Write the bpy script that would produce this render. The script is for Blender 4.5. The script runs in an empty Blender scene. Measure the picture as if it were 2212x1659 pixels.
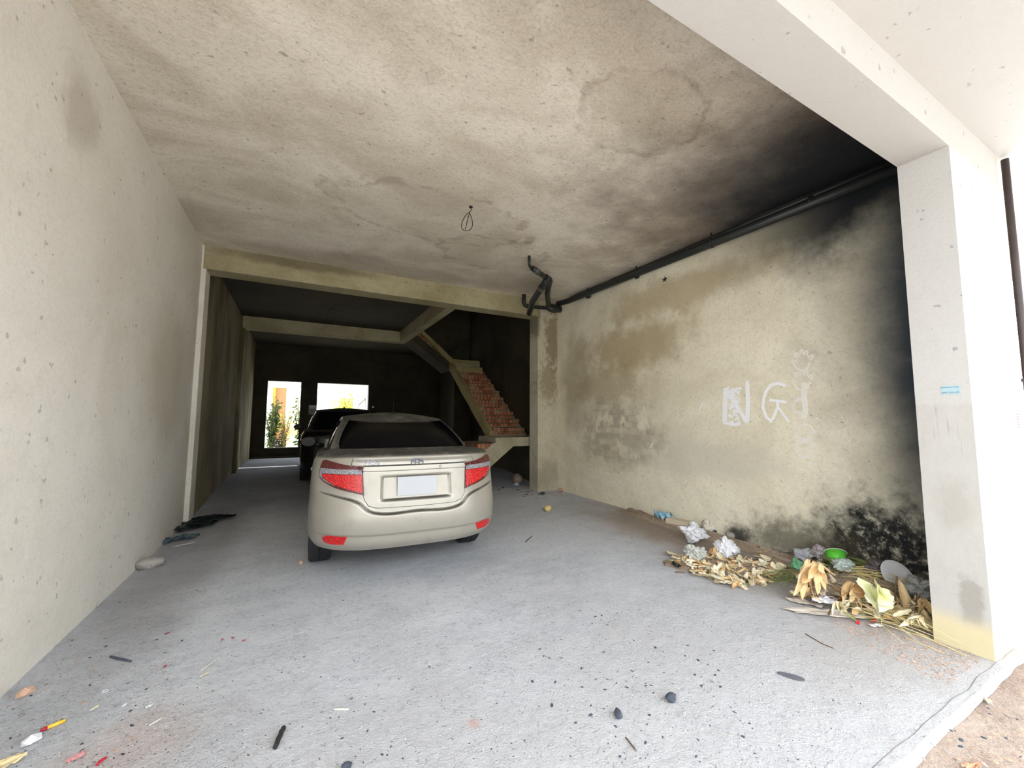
import bpy, bmesh, math, random
from mathutils import Vector, Matrix, noise as mnoise

# ------------------------------------------------------------------ camera, world, sun, exposure
C = bpy.context.scene
COL = C.collection
CAM_H = 1.38
FPX, CX, CY = 871.0, 1106.0, 829.5
def _v(x, y): return Vector((x - CX, -(y - CY), -FPX)).normalized()
vY = _v(644, 900); vX = _v(2760, 912); vX = (vX - vY * vX.dot(vY)).normalized(); vZ = vX.cross(vY)
RW = Matrix((vX, vY, vZ))                       # world = RW @ camera
cam_data = bpy.data.cameras.new('camera'); cam = bpy.data.objects.new('camera', cam_data); COL.objects.link(cam)
cam.matrix_world = Matrix.Translation((0, 0, CAM_H)) @ RW.to_4x4()
cam_data.sensor_fit = 'HORIZONTAL'; cam_data.sensor_width = 36; cam_data.lens = FPX / 2212 * 36
cam_data.clip_start = 0.02; cam_data.clip_end = 200
C.camera = cam
world = bpy.data.worlds.new('sky'); C.world = world; world.use_nodes = True
bg = world.node_tree.nodes['Background']; bg.inputs[0].default_value = (0.90, 0.95, 1.0, 1); bg.inputs[1].default_value = 2.6
sd = bpy.data.lights.new('sun', 'SUN'); sd.energy = 3.4; sd.angle = 0.02; sd.color = (1.0, 0.97, 0.93)
so = bpy.data.objects.new('sun', sd); COL.objects.link(so); so.rotation_euler = (math.radians(11), math.radians(6), 0); so.location = (0, -3, 9)
C.view_settings.view_transform = 'Standard'; C.view_settings.look = 'None'
C.view_settings.exposure = 1.72; C.view_settings.gamma = 1.0; C.view_settings.use_curve_mapping = False
C.cycles.max_bounces = 10; C.cycles.diffuse_bounces = 7; C.cycles.glossy_bounces = 4; C.cycles.transmission_bounces = 6
C.cycles.use_denoising = True
try: C.cycles.denoiser = 'OPENIMAGEDENOISE'
except Exception: pass
C.cycles.sample_clamp_indirect = 8

def at(px, py, axis, val):                      # the point of the place that a photo pixel shows on a known plane
    d = RW @ Vector((px - CX, -(py - CY), -FPX)); o = Vector((0, 0, CAM_H))
    return o + d * ((val - o[axis]) / d[axis])
def fl(px, py, z=0.0): return at(px, py, 2, z)

# ------------------------------------------------------------------ small helpers
rnd = random.Random(7)
def tag(o, label=None, cat=None, group=None, kind=None):
    if label: o['label'] = label
    if cat: o['category'] = cat
    if group: o['group'] = group
    if kind: o['kind'] = kind
    return o
def empty(name, loc, rz=0, label=None, cat=None, group=None):
    o = bpy.data.objects.new(name, None); COL.objects.link(o); o.location = loc; o.rotation_euler = (0, 0, rz)
    o.empty_display_size = .1
    return tag(o, label, cat, group)
def link(name, bm, mat, parent=None, smooth=False):
    bmesh.ops.recalc_face_normals(bm, faces=bm.faces) if not getattr(bm, 'keepn', False) else None
    me = bpy.data.meshes.new(name); bm.to_mesh(me); bm.free()
    return linkme(name, me, mat, parent, smooth)
def linkme(name, me, mat, parent=None, smooth=False):
    for m in (mat if isinstance(mat, (list, tuple)) else [mat]): me.materials.append(m)
    if smooth: me.polygons.foreach_set('use_smooth', [True] * len(me.polygons))
    o = bpy.data.objects.new(name, me); COL.objects.link(o)
    if parent: o.parent = parent
    return o
def box(bm, x0, x1, y0, y1, z0, z1, mi=0):
    r = bmesh.ops.create_cube(bm, size=1)
    bmesh.ops.scale(bm, vec=(x1 - x0, y1 - y0, z1 - z0), verts=r['verts'])
    bmesh.ops.translate(bm, vec=((x0 + x1) / 2, (y0 + y1) / 2, (z0 + z1) / 2), verts=r['verts'])
    for f in {f for v in r['verts'] for f in v.link_faces}: f.material_index = mi
    return r['verts']
def boxobj(name, dims, mat, parent=None, bevel=0):
    bm = bmesh.new(); box(bm, *dims)
    if bevel: bmesh.ops.bevel(bm, geom=bm.edges[:], offset=bevel, segments=2, affect='EDGES', profile=.5)
    return link(name, bm, mat, parent)
def tube(bm, pts, r, seg=8, caps=True, mi=0):
    pts = [Vector(p) for p in pts]; rs = r if isinstance(r, (list, tuple)) else [r] * len(pts); rings = []; up = None
    for i, p in enumerate(pts):
        t = (pts[min(i + 1, len(pts) - 1)] - pts[max(i - 1, 0)]).normalized()
        if up is None: up = Vector((0, 0, 1)) if abs(t.z) < .9 else Vector((1, 0, 0))
        a = t.cross(up).normalized(); b = a.cross(t).normalized(); up = b
        rings.append([bm.verts.new(p + (a * math.cos(q) + b * math.sin(q)) * rs[i]) for q in (2 * math.pi * k / seg for k in range(seg))])
    for A, B in zip(rings, rings[1:]):
        for k in range(seg):
            f = bm.faces.new((A[k], A[(k + 1) % seg], B[(k + 1) % seg], B[k])); f.smooth = True; f.material_index = mi
    if caps:
        bm.faces.new(rings[0][::-1]).material_index = mi; bm.faces.new(rings[-1]).material_index = mi
def lathe(bm, prof, seg=24, M=None, mi=0):
    M = M or Matrix.Identity(4); rings = []
    for r, z in prof:
        rings.append([bm.verts.new(M @ Vector((r * math.cos(q), r * math.sin(q), z))) for q in (2 * math.pi * k / seg for k in range(seg))])
    for A, B in zip(rings, rings[1:]):
        for k in range(seg):
            f = bm.faces.new((A[k], A[(k + 1) % seg], B[(k + 1) % seg], B[k])); f.smooth = True; f.material_index = mi
    return rings
def lerp(a, b, t): return a + (b - a) * t
def sst(a, b, x):
    t = max(0, min(1, (x - a) / (b - a))); return t * t * (3 - 2 * t)
def interp(tab, x, k):                           # smooth table look-up: rows (x, a, b, ...)
    if x <= tab[0][0]: return tab[0][k]
    for i in range(len(tab) - 1):
        x0, x1 = tab[i][0], tab[i + 1][0]
        if x <= x1:
            t = (x - x0) / (x1 - x0); p1, p2 = tab[i][k], tab[i + 1][k]
            d = x1 - x0
            m1 = ((p2 - p1) / d + ((p1 - tab[i - 1][k]) / (x0 - tab[i - 1][0]) if i else (p2 - p1) / d)) / 2
            m2 = ((p2 - p1) / d + ((tab[i + 2][k] - p2) / (tab[i + 2][0] - x1) if i + 2 < len(tab) else (p2 - p1) / d)) / 2
            return (2*t**3 - 3*t*t + 1) * p1 + (t**3 - 2*t*t + t) * m1 * d + (-2*t**3 + 3*t*t) * p2 + (t**3 - t*t) * m2 * d
    return tab[-1][k]

# ------------------------------------------------------------------ procedural materials
def s2l(c):
    return tuple(((v / 255) / 12.92 if v / 255 <= .04045 else ((v / 255 + .055) / 1.055) ** 2.4) for v in c) + (1,)
class N:
    def __init__(s, name):
        s.m = bpy.data.materials.new(name); s.m.use_nodes = True; s.t = s.m.node_tree; s.b = s.t.nodes['Principled BSDF']
        s.pos = None
    def n(s, typ, **kw):
        n = s.t.nodes.new(typ)
        for k, v in kw.items(): setattr(n, k, v)
        return n
    def l(s, a, b): s.t.links.new(a, b)
    def P(s):
        if not s.pos: s.pos = s.n('ShaderNodeNewGeometry').outputs['Position']
        return s.pos
    def noise(s, scale, detail=6, rough=.6, vec=None, sc=None, dist=0):
        n = s.n('ShaderNodeTexNoise'); n.inputs['Scale'].default_value = scale; n.inputs['Detail'].default_value = detail
        n.inputs['Roughness'].default_value = rough; n.inputs['Distortion'].default_value = dist
        v = vec or s.P()
        if sc: v = s.vm('MULTIPLY', v, sc)
        s.l(v, n.inputs['Vector']); return n.outputs[0]
    def vm(s, op, a, b=None, scale=None):
        n = s.n('ShaderNodeVectorMath', operation=op)
        s._in(n.inputs[0], a)
        if b is not None: s._in(n.inputs[1], b)
        return n.outputs['Value'] if op in ('LENGTH', 'DISTANCE', 'DOT_PRODUCT') else n.outputs[0]
    def _in(s, i, v):
        if hasattr(v, 'is_output'): s.l(v, i)
        else: i.default_value = v
    def ma(s, op, a, b=0, c=None):
        n = s.n('ShaderNodeMath', operation=op); s._in(n.inputs[0], a); s._in(n.inputs[1], b)
        if c is not None: s._in(n.inputs[2], c)
        return n.outputs[0]
    def mr(s, v, a, b, lo=0, hi=1, smooth=True):
        n = s.n('ShaderNodeMapRange', interpolation_type='SMOOTHSTEP' if smooth else 'LINEAR'); s._in(n.inputs[0], v)
        for i, q in zip((1, 2, 3, 4), (a, b, lo, hi)): n.inputs[i].default_value = q
        return n.outputs[0]
    def mix(s, f, a, b, mode='MIX'):
        n = s.n('ShaderNodeMix', data_type='RGBA', blend_type=mode); s._in(n.inputs[0], f)
        s._in(n.inputs[6], a); s._in(n.inputs[7], b); return n.outputs[2]
    def blob(s, c, r, amp=.5, scale=2.5, e0=1.0, e1=.35, sc=None, seed=0):   # soft-edged stain: an ellipsoid with a ragged rim
        d = s.vm('LENGTH', s.vm('DIVIDE', s.vm('SUBTRACT', s.P(), c), r))
        nz = s.noise(scale, 6, .65, sc=sc)
        d = s.ma('ADD', d, s.ma('MULTIPLY', s.ma('SUBTRACT', nz, .5), amp * 2))
        return s.mr(d, e0, e1)
    def bump(s, h, strength=.3, dist=.01):
        n = s.n('ShaderNodeBump'); n.inputs['Strength'].default_value = strength; n.inputs['Distance'].default_value = dist
        s.l(h, n.inputs['Height']); s.l(n.outputs[0], s.b.inputs['Normal'])
    def out(s, col, rough=.8, **kw):
        s._in(s.b.inputs['Base Color'], col); s._in(s.b.inputs['Roughness'], rough)
        for k, v in kw.items(): s._in(s.b.inputs[k.replace('_', ' ')], v)
        return s.m
def plain(name, rgb, rough=.6, var=.12, scale=40, **kw):
    m = N(name); c = s2l(rgb); d = tuple(v * (1 - var * 2) for v in c[:3]) + (1,)
    return m.out(m.mix(m.noise(scale, 4), d, tuple(min(1, v * (1 + var)) for v in c[:3]) + (1,)), rough, **kw)
def concrete(name, light, dark, stains=(), bump=.35, mott=1.0, fine=60, extra=None, sc=None, grain=1.0):
    m = N(name)
    a = m.mr(m.noise(.9, 8, .62, sc=sc, dist=.6), .35, .68)
    col = m.mix(m.ma('MULTIPLY', a, mott), s2l(light), s2l(dark))
    b = m.mr(m.noise(7, 8, .7, sc=sc), .5, .8)
    col = m.mix(m.ma('MULTIPLY', b, .45 * mott), col, tuple(v * .72 for v in s2l(dark)[:3]) + (1,))
    g = m.noise(fine, 5, .7)
    col = m.mix(m.mr(g, .35, .7, 0, .3), col, tuple(min(1, v * 1.15) for v in s2l(light)[:3]) + (1,))
    mid = m.noise(30, 7, .72, sc=sc, dist=.8)
    col = m.mix(m.mr(mid, .48, .68, 0, .32 * grain), col, tuple(v * .55 for v in s2l(dark)[:3]) + (1,))
    col = m.mix(m.mr(m.noise(13, 8, .75, sc=sc, dist=.5), .38, .24, 0, .35 * grain), col, tuple(min(1, v * 1.25) for v in s2l(light)[:3]) + (1,))
    pits = m.mr(m.noise(16, 3, .5), .685, .72)
    col = m.mix(m.ma('MULTIPLY', pits, .55), col, tuple(v * .45 for v in s2l(dark)[:3]) + (1,))
    for (cc, rr, rgb, k, amp, scl) in stains:
        col = m.mix(m.ma('MULTIPLY', m.blob(cc, rr, amp, scl), k), col, s2l(rgb))
    if extra: col = extra(m, col)
    h = m.ma('ADD', m.ma('MULTIPLY', g, .5), m.ma('ADD', m.ma('ADD', m.noise(9, 6, .6), m.ma('MULTIPLY', mid, .7)), m.ma('MULTIPLY', pits, -.3)))
    m.bump(h, bump, .02)
    return m.out(col, .92)
# ------------------------------------------------------------------ the building shell
XL, XR, XJ = -1.228, 4.5, 3.6
YF, YJ = .857, 1.11
ZC = 3.67
SOOT = (22, 26, 32)
def ceil_extra(m, col):
    # ring-shaped water marks
    for c, r in (((1.35, 4.35, ZC), (1.15, .62, 1)), ((2.35, 5.0, ZC), (.8, .55, 1)), ((2.2, 2.1, ZC), (.55, .42, 1))):
        d = m.vm('LENGTH', m.vm('DIVIDE', m.vm('SUBTRACT', m.P(), c), r))
        d = m.ma('ADD', d, m.ma('MULTIPLY', m.ma('SUBTRACT', m.noise(2.6, 5, .6), .5), .9))
        ring = m.mr(m.ma('ABSOLUTE', m.ma('SUBTRACT', d, .95)), .11, .0)
        col = m.mix(m.ma('MULTIPLY', m.ma('MULTIPLY', ring, m.mr(m.noise(5, 5), .35, .6)), .40), col, s2l((120, 100, 78)))
        col = m.mix(m.ma('MULTIPLY', m.mr(d, .95, .8), .18), col, s2l((150, 138, 112)))
    # soot of an old fire, thickest over the right front corner
    s = m.blob((4.7, 1.6, ZC), (2.15, 2.05, 1), .28, 1.6, 1.0, .35)
    col = m.mix(m.ma('MULTIPLY', m.blob((4.4, 2.2, ZC), (2.7, 2.6, 1), .5, 2.4, 1.05, .3), .7), col, s2l((92, 74, 62)))
    return m.mix(s, col, s2l(SOOT))
M_ceil = concrete('ceiling_plaster', (232, 225, 211), (198, 188, 170), (
    ((1.0, 6.3, ZC), (2.6, .5, 1), (120, 104, 80), .35, .4, 2), ((3.2, 5.9, ZC), (1.1, .7, 1), (130, 112, 88), .35, .5, 3)), extra=ceil_extra, sc=(1, 1.5, 1), bump=.6, grain=1.35)
def wallr_extra(m, col):
    br = m.n('ShaderNodeTexBrick'); sep = m.n('ShaderNodeSeparateXYZ'); m.l(m.P(), sep.inputs[0])
    cb = m.n('ShaderNodeCombineXYZ'); m.l(sep.outputs[1], cb.inputs[0]); m.l(sep.outputs[2], cb.inputs[1]); m.l(cb.outputs[0], br.inputs['Vector'])
    br.inputs['Scale'].default_value = 1; br.inputs['Brick Width'].default_value = .17; br.inputs['Row Height'].default_value = .095
    br.inputs['Mortar Size'].default_value = .012; br.inputs['Mortar Smooth'].default_value = .6
    br.inputs['Color1'].default_value = s2l((196, 186, 166)); br.inputs['Color2'].default_value = s2l((128, 120, 100)); br.inputs['Mortar'].default_value = s2l((160, 152, 132))
    k = m.ma('MULTIPLY', m.blob((4.5, 5.0, 1.15), (1, 1.35, .65), .7, 1.6, 1.0, .5), m.mr(m.noise(4, 4), .36, .52))
    col = m.mix(m.ma('MULTIPLY', k, .6), col, br.outputs[0])
    s = m.blob((4.5, .9, 2.1), (1, 1.0, 2.8), .22, 1.4, 1.0, .45)
    col = m.mix(m.ma('MULTIPLY', m.blob((4.5, 1.1, 2.2), (1, 1.5, 3.0), .35, 2.2, 1.0, .3), .5), col, s2l((104, 92, 80)))
    col = m.mix(s, col, s2l((50, 58, 66)))
    up = m.ma('ADD', sep.outputs[2], m.ma('MULTIPLY', m.ma('SUBTRACT', m.noise(1.6, 5), .5), 1.0))
    sy = m.ma('MULTIPLY', m.mr(sep.outputs[1], 3.6, 1.7, 0, 1), m.mr(up, 2.75, 3.35))
    col = m.mix(sy, col, s2l((20, 25, 30)))
    col = m.mix(m.ma('MULTIPLY', m.blob((4.5, 1.65, .3), (1, .75, .6), .6, 7, 1.0, .3), m.mr(m.noise(17, 7, .7), .3, .52, .35, 1)), col, s2l((22, 24, 24)))
    col = m.mix(m.ma('MULTIPLY', m.blob((4.5, 2.3, .12), (1, .9, .4), .6, 9, 1.0, .2), .8), col, s2l((70, 62, 46)))
    return m.mix(m.ma('MULTIPLY', m.blob((4.5, 2.98, .06), (1, .22, .16), .5, 9, 1.0, .3), .9), col, s2l((28, 28, 28)))
M_wallr = concrete('right_wall_plaster', (240, 234, 212), (216, 208, 182), (
    ((4.5, 4.6, 2.5), (1, 1.4, .5), (156, 132, 82), .6, .8, 2.4), ((4.5, 3.9, 3.1), (1, 1.8, .35), (160, 136, 90), .5, .8, 2.4),
    ((4.5, 6.0, 2.0), (1, .6, 1.2), (136, 120, 86), .45, .5, 2), ((4.5, 5.2, 1.9), (1, 1.3, .45), (158, 140, 98), .5, .8, 3),
    ((4.5, 3.6, .9), (1, 1.5, .35), (200, 196, 184), .5, .6, 2)), extra=wallr_extra)
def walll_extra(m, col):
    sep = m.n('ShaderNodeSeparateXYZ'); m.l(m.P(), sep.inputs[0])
    return m.mix(m.mr(sep.outputs[1], 6.80, 6.86), col, m.mix(m.mr(m.noise(1.8, 6, sc=(1, 1, .4)), .4, .62), s2l((136, 127, 98)), s2l((100, 90, 62))))  # plaster past the middle pilaster coloured darker, to deepen the shade there
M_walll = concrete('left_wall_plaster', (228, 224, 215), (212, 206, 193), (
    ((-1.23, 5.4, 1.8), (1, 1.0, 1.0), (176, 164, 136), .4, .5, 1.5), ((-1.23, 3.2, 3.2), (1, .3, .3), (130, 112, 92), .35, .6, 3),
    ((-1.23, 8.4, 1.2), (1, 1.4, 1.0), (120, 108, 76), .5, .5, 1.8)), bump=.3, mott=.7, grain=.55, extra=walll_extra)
M_beam = concrete('beam_concrete', (176, 168, 138), (142, 133, 98), (((.0, 6.5, 3.62), (1.4, 1, .12), (84, 74, 52), .6, .5, 4),), bump=.35)
M_col2 = concrete('far_column_plaster', (205, 200, 180), (176, 168, 142), (
    ((4.4, 6.6, 2.9), (.28, 1, .8), (104, 84, 40), .65, 1.1, 11), ((4.3, 6.6, 2.1), (.3, 1, .6), (120, 102, 56), .5, 1.1, 12),
    ((4.03, 6.7, 3.3), (.1, 1, .5), (60, 54, 40), .6, .6, 5), ((4.3, 6.6, .3), (.5, 1, .4), (150, 142, 124), .6, .5, 5)), bump=.3)
def dark_back(m, col): return col
M_back = concrete('back_zone_plaster', (66, 60, 44), (42, 37, 26), (), bump=.3)  # base colour kept dark so the back zone reads as deep shade
M_paint = concrete('painted_front_plaster', (170, 167, 163), (165, 161, 157), (), bump=.12, mott=.4, fine=120, grain=.15)
def jamb_extra(m, col):
    sep = m.n('ShaderNodeSeparateXYZ'); m.l(m.P(), sep.inputs[0])
    z = m.ma('ADD', sep.outputs[2], m.ma('MULTIPLY', m.ma('SUBTRACT', m.noise(5, 5), .5), .08))
    col = m.mix(m.mr(z, 1.50, 1.46), col, m.mix(m.noise(9, 6), s2l((166, 164, 159)), s2l((180, 177, 172))))
    col = m.mix(m.ma('MULTIPLY', m.blob((3.6, .98, .85), (1, .12, .22), .5, 7, 1, .2), .5), col, s2l((156, 150, 140)))
    col = m.mix(m.ma('MULTIPLY', m.blob((3.6, .93, .3), (1, .07, .2), .8, 9, 1, .5), .6), col, s2l((134, 130, 120)))
    col = m.mix(m.mr(z, .24, .12), col, s2l((196, 184, 150)))
    drip = m.ma('MULTIPLY', m.mr(m.noise(30, 3, .5, sc=(1, 1, .06)), .6, .68), m.ma('MULTIPLY', m.mr(z, 1.1, 1.3), m.mr(z, 1.5, 1.44)))
    return m.mix(m.ma('MULTIPLY', drip, .5), col, s2l((136, 132, 122)))
M_jamb = concrete('front_column_plaster', (178, 176, 173), (173, 170, 167), (
    ((3.9, .857, .12), (.35, 1, .16), (176, 166, 140), .7, .7, 9),), bump=.2, mott=.4, extra=jamb_extra, grain=.25)
def floor_extra(m, col):
    sep = m.n('ShaderNodeSeparateXYZ'); m.l(m.P(), sep.inputs[0])
    yy = m.ma('ADD', sep.outputs[1], m.ma('MULTIPLY', m.ma('SUBTRACT', m.noise(1.2, 5), .5), 2.5))
    st = m.mr(m.noise(3.2, 9, .75, sc=(.8, 1.6, 1), dist=.4), .42, .62)
    col = m.mix(m.ma('MULTIPLY', st, .45), col, s2l((218, 219, 224)))
    d = m.blob((4.3, 3.0, 0), (1.25, 3.2, 1), .35, 1.6, 1, .3)
    col = m.mix(m.ma('MULTIPLY', d, .85), col, m.mix(m.noise(12, 6), s2l((128, 108, 88)), s2l((168, 150, 130))))
    d = m.blob((3.4, 1.2, 0), (1.3, .55, 1), .35, 2.5, 1, .3)
    col = m.mix(m.ma('MULTIPLY', d, .6), col, s2l((158, 146, 130)))
    col = m.mix(m.ma('MULTIPLY', m.blob((-.9, 5.6, 0), (.5, 3.5, 1), .3, 2, 1, .4), .5), col, s2l((136, 132, 130)))
    col = m.mix(m.ma('MULTIPLY', m.blob((-.55, 2.35, 0), (.35, .35, 1), .4, 4, 1, .2), .4), col, s2l((196, 160, 138)))
    p = fl(1024, 1562); col = m.mix(m.ma('MULTIPLY', m.blob((p.x, p.y, 0), (.045, .05, 1), .5, 25, 1, .1), .75), col, s2l((206, 128, 92)))
    col = m.mix(m.mr(yy, 6.2, 9.0, 0, .75), col, m.mix(m.noise(6, 7), s2l((80, 84, 92)), s2l((124, 128, 136))))  # floor darkens towards the back: shade put into its colour
    col = m.mix(m.mr(yy, 3.1, 1.5, 0, .6), col, m.mix(m.noise(9, 7, .7), s2l((166, 162, 160)), s2l((190, 187, 186))))  # toned down near the opening against the strong light, plus browner threshold dirt
    pit = m.mr(m.noise(26, 3, .55, sc=(1, 1.3, 1)), .66, .70)
    area = m.ma('ADD', m.ma('MULTIPLY', m.blob((1.9, 1.9, 0), (1.2, .8, 1), .5, 2, 1, .3), 1), m.mr(m.noise(1.3, 2), .55, .7, 0, .5))
    return m.mix(m.ma('MULTIPLY', m.ma('MULTIPLY', pit, area), .85), col, s2l((82, 84, 92)))
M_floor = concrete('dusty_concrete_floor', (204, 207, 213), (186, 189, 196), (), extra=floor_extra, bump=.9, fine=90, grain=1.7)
M_dirt = concrete('street_dirt', (186, 170, 156), (134, 112, 100), (), bump=.9, fine=70)
M_street = plain('street_concrete', (176, 172, 166), .9)

def structure(name, bm, mat): return tag(link(name, bm, mat), kind='structure')
def sbox(name, dims, mat, bevel=0): return tag(boxobj(name, dims, mat, None, bevel), kind='structure')
def fz(y): return .12 * sst(7.3, 9.0, y)
# floor slab, a little higher towards the back
bm = bmesh.new(); ys = [YF - .02 + .25 * i for i in range(0, 60)]; ys = [y for y in ys if y < 14.5] + [14.5]
rows = [[bm.verts.new((x, y, fz(y))) for x in (XL - .2, 1, 2.5, XR + .2)] for y in ys]
for a, b in zip(rows, rows[1:]):
    for k in range(3): bm.faces.new((a[k], a[k + 1], b[k + 1], b[k]))
e = bmesh.ops.extrude_face_region(bm, geom=bm.faces[:]); bmesh.ops.translate(bm, vec=(0, 0, -.3), verts=[v for v in e['geom'] if isinstance(v, bmesh.types.BMVert)])
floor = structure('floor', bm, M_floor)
# raised mortar lip along the threshold
bm = bmesh.new(); pr = []
for i in range(90):
    x = XL + (XJ + .3 - XL) * i / 89; w = .026 + .012 * mnoise.noise(Vector((x * 5, 0, 0))); h = .005 + .004 * mnoise.noise(Vector((x * 7, 3, 0)))
    y = YF - .035 + .008 * mnoise.noise(Vector((x * 4, 7, 0)))
    pr.append([bm.verts.new((x, y - w, -.03)), bm.verts.new((x, y - w * .3, h)), bm.verts.new((x, y + w, h * .8)), bm.verts.new((x, y + w + .02, -.01))])
for a, b in zip(pr, pr[1:]):
    for k in range(3): bm.faces.new((a[k], b[k], b[k + 1], a[k + 1]))
structure('trim_1', bm, M_floor)
# street outside: dirt strip then the paved road, both real ground
bm = bmesh.new(); G = 46; gx = [-3 + 9.5 * i / G for i in range(G + 1)]; gy = [-1.0 + 1.84 * i / 24 for i in range(25)]
gr = [[bm.verts.new((x, y, -.035 + .012 * mnoise.noise(Vector((x * 6, y * 6, 0))))) for x in gx] for y in gy]
for a, b in zip(gr, gr[1:]):
    for k in range(G): bm.faces.new((a[k], a[k + 1], b[k + 1], b[k])).smooth = True
structure('ground', bm, M_dirt)
sbox('road', (-40, 40, -40, -.95, -.3, -.04), M_street)
# side walls
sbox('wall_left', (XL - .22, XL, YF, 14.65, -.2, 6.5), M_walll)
wall_right = sbox('wall_right', (XR, XR + .22, YJ - .02, 7.0, -.2, ZC + .02), M_wallr)
sbox('wall_right_stairwell', (XR, XR + .22, 7.0, 14.65, -.2, 6.5), M_back)
sbox('ceiling', (XL - .2, XR + .2, YJ, 6.6, ZC, ZC + .14), M_ceil)
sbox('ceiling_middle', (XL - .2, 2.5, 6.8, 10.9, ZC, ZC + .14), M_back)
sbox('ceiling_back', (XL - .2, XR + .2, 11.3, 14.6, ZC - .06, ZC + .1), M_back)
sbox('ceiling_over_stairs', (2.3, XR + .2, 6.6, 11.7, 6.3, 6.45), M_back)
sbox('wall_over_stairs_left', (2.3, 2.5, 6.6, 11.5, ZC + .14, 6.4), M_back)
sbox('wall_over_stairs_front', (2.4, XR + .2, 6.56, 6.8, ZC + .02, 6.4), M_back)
# front beam and balcony slab, front column of the bay
sbox('beam_front', (XL - .5, XJ + 1.0, YF, YJ, 3.13, ZC + .14), M_paint)
sbox('balcony_slab', (-4, 9, -1.1, YF, 3.385, 3.53), M_paint)
sbox('column_front', (XJ, XJ + 1.0, YF, YJ, -.1, 3.13), M_jamb)
sbox('column_front_left', (XL - .6, XL - .02, YF, YJ, -.1, 3.13), M_jamb)
# second frame: beam and its two columns
sbox('beam_middle', (XL + .02, 4.03, 6.55, 6.87, 3.345, ZC + .05), M_beam, .008)
sbox('column_middle_right', (4.045, XR + .05, 6.595, 6.91, -.1, ZC + .02), M_col2, .006)
sbox('pilaster_middle_left', (XL - .02, XL + .055, 6.56, 6.86, -.1, ZC), M_walll, .006)
# third frame
sbox('beam_rear', (XL + .02, 2.5, 10.85, 11.15, 3.39, ZC + .1), M_beam, .008)
sbox('pilaster_rear_left', (XL - .02, XL + .06, 10.86, 11.14, 0, ZC), M_walll, .006)
sbox('column_rear_right', (3.93, 4.42, 11.0, 11.25, 0, 2.76), M_back, .006)
# beam along the stair opening
sbox('beam_stair', (2.325, 2.5, 6.85, 10.9, 3.385, ZC + .1), M_beam, .006)
# stairwell rear wall with its niche (lower part open)
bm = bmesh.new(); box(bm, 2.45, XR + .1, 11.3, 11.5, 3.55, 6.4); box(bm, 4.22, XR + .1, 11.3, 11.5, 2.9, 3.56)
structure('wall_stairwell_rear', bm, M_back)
# back wall with two openings
def wall_holes(bm, x0, x1, z0, z1, y0, y1, holes):
    xs = sorted({x0, x1, *[v for h in holes for v in h[:2]]}); zs = sorted({z0, z1, *[v for h in holes for v in h[2:]]})
    for i in range(len(xs) - 1):
        for j in range(len(zs) - 1):
            cx, cz = (xs[i] + xs[i + 1]) / 2, (zs[j] + zs[j + 1]) / 2
            if not any(h[0] < cx < h[1] and h[2] < cz < h[3] for h in holes): box(bm, xs[i], xs[i + 1], y0, y1, zs[j], zs[j + 1])
    bmesh.ops.remove_doubles(bm, verts=bm.verts[:], dist=1e-5)
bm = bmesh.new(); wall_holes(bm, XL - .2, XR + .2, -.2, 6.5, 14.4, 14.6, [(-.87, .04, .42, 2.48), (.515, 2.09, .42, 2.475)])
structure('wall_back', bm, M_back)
bm = bmesh.new(); box(bm, XL, 3.0, 14.28, 14.4, 0, .17); structure('baseboard_back', bm, M_back)
# ------------------------------------------------------------------ the staircase
def brick_mat():
    m = N('stair_brickwork'); sep = m.n('ShaderNodeSeparateXYZ'); m.l(m.P(), sep.inputs[0])
    cb = m.n('ShaderNodeCombineXYZ'); m.l(m.ma('ADD', sep.outputs[0], m.ma('MULTIPLY', sep.outputs[1], .37)), cb.inputs[0]); m.l(sep.outputs[2], cb.inputs[1])
    b = m.n('ShaderNodeTexBrick'); m.l(cb.outputs[0], b.inputs['Vector'])
    for k, v in (('Scale', 1), ('Brick Width', .088), ('Row Height', .09), ('Mortar Size', .012), ('Mortar Smooth', .3)): b.inputs[k].default_value = v
    b.inputs['Color1'].default_value = s2l((146, 78, 54)); b.inputs['Color2'].default_value = s2l((190, 124, 90)); b.inputs['Mortar'].default_value = s2l((92, 78, 60))
    col = m.mix(m.ma('MULTIPLY', m.mr(m.noise(3.5, 6), .45, .65), .65), b.outputs[0], s2l((168, 150, 116)))
    holes = m.mr(m.noise(60, 2), .6, .66); col = m.mix(m.ma('MULTIPLY', holes, .4), col, s2l((90, 50, 36)))
    m.bump(m.ma('ADD', b.outputs['Fac'], m.noise(50, 4)), .6, .01)
    return m.out(col, .95)
M_brick = brick_mat()
M_stairc = concrete('stair_concrete', (186, 180, 156), (148, 140, 110), (), bump=.8, fine=50)
M_stairy = concrete('stair_edge_plaster', (172, 162, 112), (130, 120, 80), (), bump=.8)
stair = empty('staircase', (3.2, 7.2, 0), 0, 'unfinished concrete and brick staircase turning upward behind the middle column', 'stairs')
INV = Matrix.Translation((-3.2, -7.2, 0))
def spart(name, bm, mat, smooth=False, lab=None):
    bmesh.ops.transform(bm, matrix=INV, verts=bm.verts[:]); o = link(name, bm, mat, stair, smooth)
    if lab: o['label'] = lab
    return o
def prism_xz(bm, pts, y0, y1):
    a = [bm.verts.new((x, y0, z)) for x, z in pts]; b = [bm.verts.new((x, y1, z)) for x, z in pts]
    bm.faces.new(a); bm.faces.new(b[::-1])
    for i in range(len(a)): bm.faces.new((a[i], b[i], b[(i + 1) % len(a)], a[(i + 1) % len(a)]))
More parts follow.
